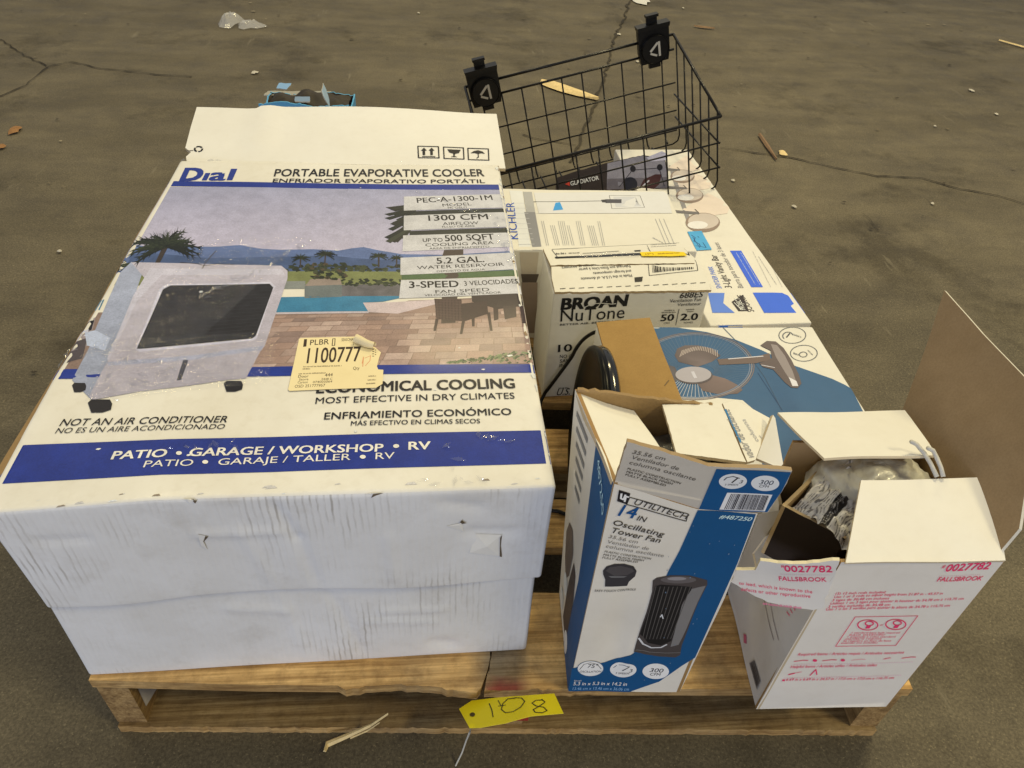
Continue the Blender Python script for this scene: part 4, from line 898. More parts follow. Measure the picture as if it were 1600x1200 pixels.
# ================================================================== BLACK FAN WITH CORD
def build_black_fan():
    root = thing('black_fan', (0.205, 0.75, 0), 'glossy black round fan head standing on edge between the cartons, cord trailing', 'fan')
    C = Vector((0.217, 0.757, 0.134)); ax = Vector((-1, 0.05, 0.06)).normalized(); u = ax.cross(Vector((0, 0, 1))).normalized(); w = u.cross(ax)
    def lathe(prof, mat, name, n=64):
        mb = MB(); vs = []
        for (r, h) in prof:
            for k in range(n):
                a = 2 * PI * k / n; vs.append(C + ax * h * .5 + (u * math.cos(a) + w * math.sin(a)) * r * .815)
        fs = []
        for i in range(len(prof) - 1):
            fs += [(i * n + k, i * n + (k + 1) % n, (i + 1) * n + (k + 1) % n, (i + 1) * n + k) for k in range(n)]
        mb.add(vs, fs, BLACK, 0, True); mb.build(name, [mat], root)
    lathe([(0.0, .004), (.05, .006), (.10, .004), (.132, .010), (.146, .020), (.153, .026), (.158, .024), (.160, .016), (.159, .006), (.150, .0), (.10, -.004), (0.0, -.006)], 'black_gloss', 'housing')
    lathe([(.1585, .005), (.1605, -.004), (.158, -.016), (.148, -.026), (.12, -.031), (.06, -.034), (0.0, -.035)], 'chrome', 'rear_dome')
    mb = MB()
    def py(x, y, yy): r = ray(x, y); t = (yy - CAMP.y) / r.y; return CAMP + r * t
    def pz(x, y, z): r = ray(x, y); t = (z - CAMP.z) / r.z; return CAMP + r * t
    pts = [py(945, 522, .93), py(930, 519, .95), py(912, 530, .96), py(900, 545, .962), py(893, 558, .965), py(875, 583, .968), py(860, 603, .970), py(850, 617, .972), pz(842, 640, .004), pz(835, 700, .004), pz(840, 770, .004), pz(858, 795, .0045), pz(872, 799, .0045), pz(890, 806, .0045)]
    from mathutils import geometry as g
    def smooth(P, n=6):
        out = []
        for i in range(len(P) - 1):
            p0, p1, p2, p3 = P[max(0, i - 1)], P[i], P[i + 1], P[min(len(P) - 1, i + 2)]
            for k in range(n):
                t = k / n; out.append(0.5 * ((2 * p1) + (p2 - p0) * t + (2 * p0 - 5 * p1 + 4 * p2 - p3) * t * t + (3 * p1 - p0 - 3 * p2 + p3) * t ** 3))
        out.append(P[-1]); return out
    mb.tube(smooth(pts), .0032, BLACK, 8); mb.build('power_cord', ['black_plastic'], root)
build_black_fan()

# ================================================================== TOWER FAN BOX (open)
def pz(x, y, z): r = ray(x, y); return CAMP + r * ((z - CAMP.z) / r.z)
def pyy(x, y, yy): r = ray(x, y); return CAMP + r * ((yy - CAMP.y) / r.y)
def pxx(x, y, xx): r = ray(x, y); return CAMP + r * ((xx - CAMP.x) / r.x)
def build_tower_box():
    root = thing('tower_fan_box', (0.225, 0.505, 0), 'tall open tower fan carton, white with blue side, torn top flaps standing up', 'cardboard box')
    WL = (0.79, 0.75, 0.67)
    a, b = Vector((.154, .441, 0)), Vector((.294, .433, 0)); c, d = Vector((.300, .572, 0)), Vector((.160, .582, 0))
    front = Face(a, b, a + Vector((0, 0, 1)), lambda u, v: min(1, max(0, min(u, .140 - u) / .03)) * (0.0022 * nz(u, v, 7, 14) + 0.004 * math.exp(-((u - .045) / .02) ** 2 - ((v - .16) / .09) ** 2) * (-1) + 0.0035 * math.exp(-((u - .062) / .008) ** 2 - ((v - .10) / .04) ** 2)))
    mb = MB(); q = front.uv; bl = (19, 64, 98); ink = (52, 48, 46)
    tl, tm, tr = q(960, 756), q(1090, 796), q(1200, 801)
    wb = front.w2(b)[0]
    panel(mb, front, [(0, 0), (wb, 0), q(1132, 935), q(1184, 802), tm, tl], .004, WL, (0.45, .36, .25), KRAFT, .007)
    A = Art(mb, front, 0, FW, .0005, .007)
    zoom = lambda x, y: (840 + .25 * x, 820 + .25 * y)
    Z = lambda pts: [zoom(*p) for p in pts]
    edge = [(1183, 803), (1180, 815), (1100, 1006), zoom(985, 830)]
    A.poly([(1090, 797), (1181, 803), (1152, 880), (1086, 1027)] + Z([(900, 880), (760, 980), (575, 1043), (192, 1038), (215, 895), (300, 880), (420, 860), (520, 830), (600, 795), (700, 560), (820, 290)]) + [(1062, 860)], bl, 0)
    X = lambda s, p0, p1, h, col=ink, bold=0.0, **k: A.text(s, p0, p1, h, col, 4, bold, **k)
    A.line([(984, 777), (1075, 802.6), (1072, 814), (979, 788)], .0010, ink, 1, True); A.poly([(967, 765), (985, 771), (980, 788), (964, 782.5)], (30, 26, 26), 1)
    A.line([(971, 771), (970, 778), (974, 780), (977, 773)], .0018, (220, 214, 204), 2); A.line([(976, 783), (978, 775), (982, 776.4)], .0018, (220, 214, 204), 2)
    X('UTILITECH', (989, 787.5), (1071, 810.5), 9); X('14', (965, 804.5), (990, 809.5), 18, (18, 62, 104), .014); X('IN', (994, 812), (1006.5, 815), 8, ink, .008)
    X('Oscillating', (956, 818.5), (1035, 837.5), 8.2, ink, .006); X('Tower Fan', (954.5, 825.5), (1029.5, 846.5), 8.2, ink, .006) if False else X('Tower Fan', (953, 830.5), (1029.5, 847), 8.2, ink, .006)
    g = (110, 104, 98)
    X('35.56 cm', (950, 839.5), (995, 848), 5.0, g, -.008); X('Ventilador de', (947.5, 847.5), (1012.5, 858.5), 5.0, g, -.008); X('columna oscilante', (945.5, 854.5), (1036, 870), 5.0, g, -.008)
    X('PLASTIC CONSTRUCTION', (944, 862), (1016, 874), 2.9, ink, .006); X('MATTE BLACK FINISH', (942, 867), (1005, 877), 2.9, ink, .006); X('FULLY ASSEMBLED', (940.5, 871.5), (996, 879.5), 2.9, ink, .006)
    A.poly(Z([(420, 383), (560, 388), (572, 362), (610, 330), (620, 295), (600, 262), (540, 243), (480, 243), (430, 258), (408, 285), (410, 310), (422, 340)]), (48, 44, 44), 1); A.poly(Z([(425, 285), (450, 262), (520, 255), (590, 275), (605, 295), (560, 318), (480, 318)]), (66, 60, 58), 2); A.poly(Z([(440, 318), (560, 325), (540, 332), (460, 328)]), (96, 92, 88), 2)
    X('EASY-TOUCH CONTROLS', (929, 923.5), (993, 924.5), 3.0, ink, .006)
    # tower fan picture
    A.poly(Z([(720, 355), (745, 335), (830, 318), (950, 320), (1060, 345), (1060, 372), (1005, 480), (960, 590), (900, 750), (890, 812), (860, 828), (760, 824), (660, 808), (600, 785), (610, 750), (640, 660), (680, 540), (715, 420)]), (62, 54, 50), 2)
    A.poly(Z([(1050, 378), (1000, 480), (930, 640), (880, 745), (830, 760), (860, 640), (900, 500), (960, 400)]), (104, 98, 92), 3)
    A.poly(Z([(735, 385), (770, 375), (880, 380), (965, 388), (960, 405), (905, 480), (870, 600), (835, 720), (770, 752), (690, 738), (660, 700), (640, 680), (690, 540)]), (26, 23, 22), 4)
    for k in range(9):
        t = k / 8; A.line(Z([(740 + 215 * t, 386), (690 + 195 * t, 560), (655 + 175 * t, 715 - 10 * t)]), .0008, (74, 68, 62), 5)
    A.line(Z([(632, 705), (660, 745), (710, 768), (770, 765), (805, 745)]), .0022, (176, 170, 164), 5); A.ell(zoom(880, 345), 28, 5.4, (82, 74, 70), 4, 20); A.ell(zoom(870, 338), 15, 2.6, (120, 112, 108), 5, 18); A.line(Z([(612, 775), (700, 795), (800, 800), (890, 795)]), .0012, (100, 94, 88), 5)
    A.line(Z([(765, 565), (775, 550), (782, 575)]), .0012, (180, 176, 170), 6)
    wht = (206, 202, 194)
    for (x, y) in ((330, 895), (535, 903), (738, 915)): A.ell(zoom(x, y), 20.7, 12, wht, 2, 30)
    A.ell(zoom(330, 895), 20.4, 11.7, (70, 90, 110), 3, 30, .0008)
    X('75°', zoom(310, 888), zoom(372, 890), 5.6, ink, 0); X('OSCILLATION', zoom(262, 918), zoom(396, 918), 2.8, ink); A.line(Z([(262, 900), (290, 868), (330, 858), (372, 868), (398, 898)]), .0008, ink, 3)
    A.line(Z([(475, 890), (500, 872), (535, 868), (575, 880)]), .0010, (40, 60, 80), 3); A.line(Z([(530, 905), (568, 882)]), .0016, ink, 3); X('3', zoom(572, 918), zoom(590, 918), 5.2, ink); X('3 SPEEDS', zoom(486, 928), zoom(572, 930), 2.6, ink)
    X('300', zoom(698, 918), zoom(780, 922), 6, ink, .004); X('CFM', zoom(700, 940), zoom(764, 942), 4, ink, .004)
    X('5.3 in x 5.3 in x 14.2 in', zoom(222, 998), zoom(555, 1004), 5, wht, .008); X('13.46 cm x 13.46 cm x 36.06 cm', zoom(218, 1028), zoom(568, 1033), 4.2, (120, 152, 180), 0); X('BOX SIZE', zoom(228, 974), zoom(272, 975), 2, wht)
    X('#487250', (1123, 810), (1172, 813), 6, (170, 186, 200), .012, slant=.2)
    rnd = random.Random(3)
    for k in range(20):
        x, y = rnd.uniform(0.07, .135), rnd.uniform(.02, .33); r = rnd.uniform(.0004, .0014)
        A.uvpoly([(x, y), (x + r, y), (x + r * .8, y + r * 1.8), (x, y + r * 1.4)], (92, 108, 124), 7)
    mb.build('front_wall', ['soft_card'], root)
    # standing front flap
    ft = Face(pyy(960, 756, .4415), pyy(1200, 801, .431), pyy(980, 690, .434), lambda u, v: 0.002 * nz(u, v, 4, 18))
    q = ft.uv; mb = MB()
    panel(mb, ft, [q(960, 756), q(1000, 772), q(1090, 795), q(1150, 800), q(1200, 801), q(1222, 768), q(1238, 736), q(1180, 731), q(1106, 728), q(1040, 708), q(980, 690)], .004, (0.60, .555, .48), (0.80, .78, .70), (0.36, .26, .15), .007, ragged=.0012)
    A = Art(mb, ft, 0, FW, .0005, .007); zz = lambda x, y: (860 + .25 * x, 560 + .25 * y)
    A.poly([(1119, 731.5), (1175, 734), (1236, 738), (1221, 768), (1199, 800), (1150, 799), (1092, 794.5), (1106, 762)], (19, 66, 102), 0)
    X = lambda s, p0, p1, h, col=(84, 78, 72), bold=0.0, **k: A.text(s, p0, p1, h, col, 2, bold, **k)
    X('35.56 cm', zz(508, 590), zz(712, 640), 5.8, bold=-.006); X('Ventilador de', zz(500, 622), zz(796, 698), 5.8, bold=-.006); X('columna oscilante', zz(488, 655), zz(900, 760), 5.8, bold=-.006)
    X('PLASTIC CONSTRUCTION', zz(478, 690), zz(808, 782), 3.2, (44, 40, 38), .006); X('MATTE BLACK FINISH', zz(472, 710), zz(758, 786), 3.2, (44, 40, 38), .006); X('FULLY ASSEMBLED', zz(465, 728), zz(716, 796), 3.2, (44, 40, 38), .006)
    for (x, y) in ((1140, 765), (1342, 780)): A.ell(zz(x, y), 22, 12.4, (190, 184, 174), 1, 30)
    A.line([zz(1085, 755), zz(1100, 740), zz(1140, 732), zz(1180, 745)], .0012, (70, 70, 70), 2); A.line([zz(1135, 772), zz(1172, 742)], .0016, (44, 40, 38), 2); X('3', zz(1176, 778), zz(1196, 780), 5.5, (60, 56, 52)); X('3 SPEEDS', zz(1088, 790), zz(1172, 793), 2.6, (50, 46, 44))
    X('300', zz(1302, 785), zz(1386, 790), 7, (44, 50, 60), .004); X('CFM', zz(1302, 805), zz(1360, 808), 4, (50, 46, 44), .004)
    A.poly([zz(1105, 838), zz(1388, 852), zz(1340, 955), zz(1055, 940)], (206, 200, 192), 1); A.barcode([zz(1130, 845), zz(1370, 858), zz(1332, 950), zz(1085, 938)], 32, (38, 32, 34), 2, 5)
    mb.build('front_flap', ['soft_card'], root)
    # left wall: foreshortened, white with blue and a photo of the fan
    TLb = Vector((.1405, .585, .374)); TLf = Vector((.154, .441, .388))
    lw = Face(d, a, d + Vector((0, 0, 1)))
    class Bil:   # left wall is racked: its top leans back
        def uv(s, px, py):
            u, v = .5, .5
            r = ray(px, py)
            for k in range(25):
                p = s.P(u, v); e = s.P(u + 1e-4, v); f = s.P(u, v + 1e-4)
                def pr(x): y = ROT.transposed() @ (x - CAMP); return Vector((800 - FPX * y.x / y.z, 600 + FPX * y.y / y.z))
                g0 = pr(p); J = Matrix(((pr(e) - g0) / 1e-4, (pr(f) - g0) / 1e-4)).transposed(); dl = J.inverted() @ (Vector((px, py)) - g0); u += dl.x; v += dl.y
            return (u, v)
        def P(s, u, v, h=0.0):
            p = d.lerp(a, u).lerp(TLb.lerp(TLf, u), v); return p + Vector((-h, 0, 0))
    B = Bil(); mb = MB()
    panel(mb, B, [(0, 0), (1, 0), (1, 1), (0, 1)], .004, WL, (0.45, .36, .25), KRAFT, .12)
    A = Art(mb, B, 0, FW, .0006, None)
    zc = lambda x, y: (860 + .2167 * x, 600 + .2167 * y)
    uq = lambda pts: [(min(1, max(0, p[0])), min(1, max(0, p[1]))) for p in pts]
    A.uvpoly([(0.60, 0.9985), (0.9995, 0.9985), (0.9995, 0.0), (0.55, 0.0), (0.52, .10), (0.60, .18), (.66, .30), (.70, .45)], bl, 0, .2)
    A.uvpoly([(.12, .42), (.20, .50), (.34, .52), (.44, .45), (.40, .32), (.28, .24), (.16, .30)], (92, 78, 68), 1, .2)
    A.uvpoly([(.36, .06), (.62, .05), (.66, .30), (.60, .42), (.50, .44), (.42, .30)], (66, 56, 52), 2, .2)
    for (x, y) in ((.2, .08), (.3, .22), (.62, .06)): A.uvpoly([(x + .09 * math.cos(t), y + .05 * math.sin(t)) for t in [2 * PI * k / 18 for k in range(18)]], (190, 186, 178), 3, .2)
    for k in range(6): A.uvpoly([(.10 + .03 * k, .93 - .05 * k), (.42, .93 - .05 * k), (.42, .95 - .05 * k), (.10 + .03 * k, .95 - .05 * k)], (110, 106, 100), 1, None)
    t3 = glyphs('487250', .02); w3 = max(p[0] for p in t3[0])
    mb.add([B.P(.70 + .26 * p[0] / w3, .955 - .10 * p[0] / w3 + .05 * p[1], .0016) for p in t3[0]], t3[1], FW(150, 176, 200), 0)
    mb.build('side_wall', ['soft_card'], root)
    # right and back walls
    mb = MB(); rw = Face(b, c, b + Vector((0, 0, 1))); panel(mb, rw, [(0, 0), (.139, 0), (.139, .352), (0, .345)], .004, WL, (0.42, .33, .22), KRAFT, .03); mb.build('side_wall', ['soft_card'], root)
    mb = MB(); bw = Face(c, d, c + Vector((0, 0, 1))); panel(mb, bw, [(0, 0), (.14, 0), (.158, .378), (.128, .376), (.09, .370), (.05, .366), (0.0, .362), (-.012, .360)], .004, WL, (0.40, .27, .13), (0.34, .23, .11), .012, ragged=.004, rag_sides={2, 3, 4, 5, 6}); mb.build('back_wall', ['kraft'], root)
    # flaps over the opening
    def flap(name, pts, th, colf, colb, mat, seed=0, rag=0.0, art=None, bulge=0.0):
        f = Face(pts[0], pts[1], pts[-1], lambda u, v: bulge * nz(u, v, seed, 16)); mb = MB(); panel(mb, f, [f.w2(p) for p in pts], th, colf, colb, (0.55, .45, .30), .014, ragged=rag, seed=seed)
        if art: art(Art(mb, f, 0, T, .0006, .014))
        return mb.build(name, [mat], root)
    cw = (0.80, .79, .745)
    flap('left_flap', [pz(957, 752, .388), pz(1010, 742, .372), pz(1044, 706, .362), pz(999, 628, .364), pz(902, 613, .374)], .004, cw, KRAFT, 'soft_card', 1, 0, None, .004)
    flap('inner_flap', [pz(1057, 708, .364), pz(1166, 722, .364), pz(1127, 630, .364), pz(1035, 632, .364)], .004, cw, KRAFT, 'ribbed_card', 2, .0008)
    def art(A):
        A.text('vador de oscilante', (1180, 716), (1139, 640), 8, (150, 144, 130), 1, -.006, hm=.011); A.text('columna', (1186, 690), (1164, 655), 5, (176, 170, 154), 1, 0, hm=.006); A.greek((1186, 682), (1195, 690), 3, (170, 164, 150), 1)
        A.poly([(1131, 640), (1134, 640), (1158, 690), (1156, 693)], (60, 120, 150), 1)
    flap('right_flap', [pz(1168, 722, .360), pz(1181, 718, .357), pz(1207, 650, .352), pz(1152, 622, .362), pz(1129, 630, .364)], .004, cw, cw, 'soft_card', 3, 0, art, .002)
    flap('right_flap_tip', [pz(1182, 716, .352), pz(1218, 731, .340), pz(1230, 722, .345), pz(1214, 652, .362), pz(1208, 648, .362)], .004, (0.76, .75, .72), cw, 'soft_card', 4)
    # grey bagged fan seen in the opening
    mb = MB()
    n, m = 22, 16; vs = []
    for i in range(n + 1):
        for j in range(m + 1):
            x = .170 + .112 * i / n; y = .462 + .105 * j / m; vs.append((x, y, .325 + .010 * nz(x, y, 1, 30) + .008 * nz(x, y, 4, 75)))
    mb.add(vs, [(i * (m + 1) + j, (i + 1) * (m + 1) + j, (i + 1) * (m + 1) + j + 1, i * (m + 1) + j + 1) for i in range(n) for j in range(m)], (0.20, .19, .165), 0, True)
    mb.build('bagged_contents', ['bag'], root)
build_tower_box()

# ================================================================== PENDANT LIGHT BOX (open)
def build_pendant_box():
    root = thing('pendant_light_box', (0.468, 0.487, 0), 'open white carton with red print, torn side and tall raised brown flap', 'cardboard box')
    WL = (0.79, 0.755, 0.70); CW = (0.80, .79, .75); INN = (0.40, .27, .135)
    a, b = Vector((.385, .407, 0)), Vector((.553, .402, 0)); H = .3025; up = Vector((0, 0, 1))
    dep = Vector((.014, .168, 0)); c, d = b + dep, a + dep
    RED = (196, 46, 84); G = (150, 140, 140)
    fr = Face(a, b, a + up, lambda u, v: .0012 * nz(u, v, 3, 14) * min(1, max(0, min(u, .168 - u) / .03))); mb = MB()
    panel(mb, fr, [(0, 0), (.1675, 0), (.1675, H), (0.001, H + .001)], .004, WL, INN, KRAFT, .014)
    A = Art(mb, fr, 0, FW, .0006, None); z8 = lambda x, y: (1120 + .3 * x, 820 + .3 * y)
    X = lambda s, p0, p1, h, bold=0.0, col=RED, **k: A.text(s, z8(*p0), z8(*p1), h, col, 1, bold, **k)
    X('#', (1168, 222), (1184, 221), 5, .006); X('0027782', (1184, 240), (1412, 229), 10.5, .012); X('FALLSBROOK', (1143, 292), (1375, 287), 6.5, .008)
    for k in range(22): A.poly([z8(1155 + k * 10, 263 - k * .3), z8(1160 + k * 10, 263 - k * .3), z8(1159 + k * 10, 266 - k * .3), z8(1154 + k * 10, 266 - k * .3)], (190, 150, 156), 1)
    for s, p0, p1 in (('(3) 12 inch rods included', (615, 362), (875, 357)), ('Use 1 or 3 rods to adjust height from 21.87 in - 45.57 in', (608, 380), (1172, 360)), ('3 tiges de 30,48 cm incluses', (598, 397), (895, 388)), ('Utilisez 1 ou 3 tiges pour ajuster la hauteur de 54,78 cm à 115,75 cm', (588, 414), (1282, 388)), ('3 varillas incluidas de 30,48 cm', (577, 430), (900, 420)), ('Use 1 o las 3 varillas para ajustar la altura de 54,78 a 115,75 cm', (566, 444), (1210, 424))): X(s, p0, p1, 3.4, .004)
    A.line([z8(720, 478), z8(1045, 470), z8(930, 625), z8(618, 632)], .0008, RED, 1, True)
    for (x, y) in ((785, 520), (930, 515)):
        A.ell(z8(x, y), 15.6, 8, RED, 1, 30, .0013); A.ell(z8(x + 8, y - 8), 6.2, 3.4, RED, 1, 16, .0014); A.poly([z8(x - 14, y + 18), z8(x + 8, y + 18), z8(x + 20, y + 2), z8(x - 2, y + 2)], RED, 1)
    X('or', (846, 523), (864, 522), 3)
    for i, s in enumerate(('1 standard base bulb required', 'base estándar', '1 ampoule à culot standard', 'standard requise', 'Se requiere un foco de base', 'estándar (no incluido)')): X(s, (700 - 11 * i, 566 + 10.6 * i), (948 - 11 * i - (60 if i % 2 else 0), 562 + 10.6 * i), 2.5)
    X('Required Items / Articles requis / Artículos necesarios', (420, 680), (970, 667), 3.8, .003); X('Helpful Items / Articles utiles / Artículos útiles', (382, 745), (828, 732), 3.8, .003)
    X('6.69 in x 6.69 in x 24.57 in / 17,0 cm x 17,0 cm x 116,75 cm', (358, 810), (918, 800), 3.6, .004); A.poly([z8(338, 812), z8(352, 812), z8(356, 804), z8(342, 804)], RED, 1)
    for i, (x, y) in enumerate(((402, 710), (500, 705), (550, 706), (645, 702), (700, 702), (865, 696), (962, 692))):
        if i in (1, 3): A.ell(z8(x + 10, y), 3.6, 1.9, RED, 1, 12)
        elif i == 5: A.line([z8(x, y), z8(x + 40, y - 6)], .0007, RED); A.line([z8(x, y), z8(x + 36, y - 10)], .0007, RED)
        else: A.line([z8(x, y), z8(x + 50, y - 6), z8(x + 72, y - 5)], .0012 if i != 4 else .0006, RED)
    A.line([z8(375, 778), z8(402, 772)], .0022, RED); A.line([z8(402, 772), z8(440, 764)], .0008, RED); A.line([z8(485, 782), z8(515, 752)], .0014, RED); A.line([z8(520, 778), z8(515, 752)], .0014, RED)
    for (y0, y1, x0, x1) in ((727, 713, 400, 1025), (798, 782, 350, 965)):
        for k in range(48): t = k / 48; x = x0 + (x1 - x0) * t; y = y0 + (y1 - y0) * t; A.poly([z8(x, y), z8(x + 7, y), z8(x + 7, y - 2.4), z8(x, y - 2.4)], (200, 150, 160), 1)
    mb.build('front_wall', ['soft_card'], root)
    # right wall + its tall flap
    mb = MB(); rw = Face(b, c, b + up); panel(mb, rw, [(0, 0), (.1685, 0), (.1685, H), (0, H)], .004, WL, INN, KRAFT, .03, h=.0); mb.build('side_wall', ['soft_card'], root)
    hb, hf = Vector((.567, .572, H)), Vector((.553, .401, H))
    p_top, p_near = pxx(1480, 455, .568), pxx(1597, 826, .592)
    p4 = Vector((.640, .435, .440))
    nf = Face(hf, hb, hf + Vector((.055, .01, .12)), lambda u, v: -.035 * max(0, v) ** 1.5 * (1 if u < .1 else .4) + .002 * nz(u, v, 5, 12))
    mb = MB()
    panel(mb, nf, [nf.uv(1558, 873), nf.uv(1500, 780), nf.uv(1450, 700), nf.uv(1414, 641), nf.uv(1440, 575), nf.uv(1480, 456), nf.uv(1540, 524), nf.uv(1606, 592), nf.uv(1618, 700), nf.uv(1597, 828)], .004, WL, (0.30, .21, .115), (0.72, .70, .64), .014, mf=1)
    mb.build('tall_flap', ['kraft', 'soft_card'], root)
    # back wall with folded-in flap
    mb = MB(); bw = Face(c, d, c + up); panel(mb, bw, [(0, 0), (.1675, 0), (.1675, H), (0, H)], .004, WL, INN, KRAFT, .03); mb.build('back_wall', ['soft_card'], root)
    def sheet(name, pts, th, cf, cb, mat='soft_card', ce=(0.70, .60, .42), bulge=0.0, rag=0.0, art=None, fx=T, seed=0, rs=None):
        f = Face(pts[0], pts[1], pts[-1], lambda u, v: bulge * nz(u, v, seed, 14)); mb = MB(); panel(mb, f, [f.w2(p) for p in pts], th, cf, cb, ce, .014, ragged=rag, seed=seed, rag_sides=rs)
        if art: art(Art(mb, f, 0, fx, .0006, .014))
        return mb.build(name, [mat], root)
    sheet('back_flap', [pz(1288, 716, .338), pz(1464, 710, .338), pz(1414, 640, .306), pz(1320, 643, .306), pz(1215, 646, .306)], .003, CW, INN, bulge=.002)
    sheet('front_flap', [Vector((.388, .404, H + .004)), Vector((.552, .401, H + .004)), pz(1553, 757, .325), pz(1548, 746, .325), pz(1345, 751, .325)], .003, CW, INN, bulge=.002)
    # left wall: lower part stands, upper part torn out of the way
    mb = MB(); lw = Face(d, a, d + up, lambda u, v: (.006 * nz(u, v, 2, 9) + .02 * max(0, u - .06) * max(0, v - .05)) * min(1, max(0, (.1685 - u) / .03)))
    panel(mb, lw, [(0, 0), (.1685, 0), (.1685, .225), (.12, .215), (.08, .19), (.05, .20), (.03, .225), (0, .235)], .004, (0.66, .65, .64), (0.30, .26, .22), (0.55, .45, .3), .012, ragged=.003, rag_sides={2, 3, 4, 5, 6})
    A = Art(mb, lw, 0, FW, .0006, .02)
    A.poly([(1170, 1036), (1176, 1031), (1188, 1064), (1183, 1078)], (120, 114, 110), 1); A.barcode([(1171, 1037), (1177, 1032), (1187, 1064), (1182, 1076)], 10, (60, 56, 56), 2)
    A.line([(1192, 938), (1210, 1000)], .0016, (120, 108, 104), 1); A.line([(1203, 938), (1218, 1000)], .0016, (130, 118, 114), 1); A.poly([(1160, 990), (1164, 992), (1165, 1006), (1161, 1004)], (160, 80, 96), 1)
    for k in range(4): A.line([(1236 + k * 4, 962 - k * 4), (1232 + k * 5, 956 - k * 4)], .0012, RED, 1)
    mb.build('side_wall', ['soft_card'], root)
    # torn-out corner of the left wall, swung forward
    e0 = Vector((.3845, .4055, .3015)); e1 = pyy(1190, 878, .428)
    tf = Face(e1, e0, e1 + Vector((0.004, 0.012, 1)), lambda u, v: .004 * nz(u, v, 9, 18)); mb = MB(); q = tf.uv
    panel(mb, tf, [q(1150, 892), q(1180, 893), q(1188, 876), q(1215, 880), q(1250, 880), q(1312, 876), q(1302, 910), q(1286, 948), q(1270, 951), q(1235, 946), q(1200, 940), q(1165, 925), q(1142, 912)], .004, WL, (0.55, .45, .32), (0.80, .74, .56), .010, ragged=.0016)
    A = Art(mb, tf, 0, FW, .0006, None); X = lambda s, p0, p1, h, bold=0.0: A.text(s, z8(*p0), z8(*p1), h, RED, 1, bold)
    X('#', (335, 222), (352, 222), 5, .006); X('0027782', (354, 246), (602, 252), 11, .012); X('FALLSBROOK', (325, 298), (572, 304), 6.5, .008); X('to lead, which is known to the', (115, 318), (497, 360), 4.2, .002); X('defects or other reproductive', (125, 348), (487, 380), 4.2, .002)
    A.greek(z8(240, 408), z8(440, 428), 3, (200, 96, 120), 1)
    for k in range(26): A.poly([z8(332 + k * 10, 262 + k * .2), z8(337 + k * 10, 262 + k * .2), z8(337 + k * 10, 265 + k * .2), z8(332 + k * 10, 265 + k * .2)], (190, 150, 156), 1)
    mb.build('torn_flap', ['soft_card'], root)
    # bare ribbed liner left standing at the back of the torn side
    sheet('torn_liner', [pxx(1150, 893, .372), pxx(1182, 893, .380), pxx(1181, 865, .384), pxx(1219, 796, .388), pxx(1186, 803, .384)], .003, (0.40, .38, .37), INN, 'ribbed_card', bulge=.001)
    # inner sleeve: outer face coloured near-black to stand for shade, brown inside
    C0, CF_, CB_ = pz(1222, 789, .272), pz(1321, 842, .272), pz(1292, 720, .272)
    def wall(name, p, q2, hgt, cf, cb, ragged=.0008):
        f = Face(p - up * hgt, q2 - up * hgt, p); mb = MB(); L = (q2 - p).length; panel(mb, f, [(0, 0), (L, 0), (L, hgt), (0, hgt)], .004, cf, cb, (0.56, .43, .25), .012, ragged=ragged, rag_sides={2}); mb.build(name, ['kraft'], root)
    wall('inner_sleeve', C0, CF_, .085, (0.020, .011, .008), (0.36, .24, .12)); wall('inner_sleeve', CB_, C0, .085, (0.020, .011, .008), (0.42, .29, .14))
    mb = MB(); mb.quad(pz(1190, 880, .10), pz(1330, 880, .10), Vector((.55, .56, .06)), Vector((.40, .56, .06)), (0.03, .02, .014)); mb.build('interior_shade_sheet', ['kraft'], root)  # near-black sheet above the real bottom, its colour standing for interior shade

    # contents: printed poly bag and padded foil
    mb = MB(); n, m = 130, 130; vs = []; cs = []
    A0, A1, A2, A3 = pz(1232, 800, .262), pz(1330, 868, .262), pz(1400, 735, .285), pz(1322, 706, .290)
    for i in range(n + 1):
        for j in range(m + 1):
            s, t = i / n, j / m; p = A0.lerp(A1, s).lerp(A3.lerp(A2, s), t)
            k = nz(s, t, 3, 3.2) * .012 + abs(nz(s, t, 8, 7)) * .010 + nz(s, t, 5, 12) * .0012; p = p + Vector((0, 0, k + .012 * math.sin(PI * s)))
            vs.append(p); w = s + .10 * nz(s, t, 5, 4) + .03 * nz(s, t, 2, 13)
            c = (0.80, .80, .80)
            if .40 < w < .56: c = (0.035, .033, .034)
            if .43 < w < .53 and (t * 26 + nz(s, t, 1, 8) * 2) % 1 < .5 and (w * 24) % 1 < .55: c = (0.45, .45, .46)
            if (.05 < w < .37 or .6 < w < .9) and (w * 22) % 1 < .35 and nz(s * 3, t * 9, 2, 3) > -.12: c = (0.22, .22, .23)
            cs.append(c)
    mb.add(vs, [(i * (m + 1) + j, (i + 1) * (m + 1) + j, (i + 1) * (m + 1) + j + 1, i * (m + 1) + j + 1) for i in range(n) for j in range(m)], cs, 0, True)
    o = mb.build('printed_bag', ['bag'], loc=(.43, .50, .26)); tag(o, 'crumpled clear bag with black printed warnings, inside the torn open carton', 'plastic bag')
    mb = MB(); n, m = 30, 40; vs = []; cc = Vector((.487, .532, .255))
    for i in range(n + 1):
        for j in range(m):
            th = PI * .62 * i / n; ph = 2 * PI * j / m; dr = Vector((math.sin(th) * math.cos(ph), math.sin(th) * math.sin(ph), math.cos(th)))
            r = 1 + .10 * nz(dr.x, dr.y, dr.z, 4) + .06 * nz(dr.x, dr.y, dr.z, 11); vs.append(cc + Vector((dr.x * .072, dr.y * .052, dr.z * .055)) * r)
    mb.add(vs, [(i * m + j, (i + 1) * m + j, (i + 1) * m + (j + 1) % m, i * m + (j + 1) % m) for i in range(n) for j in range(m)], WL, 0, True)
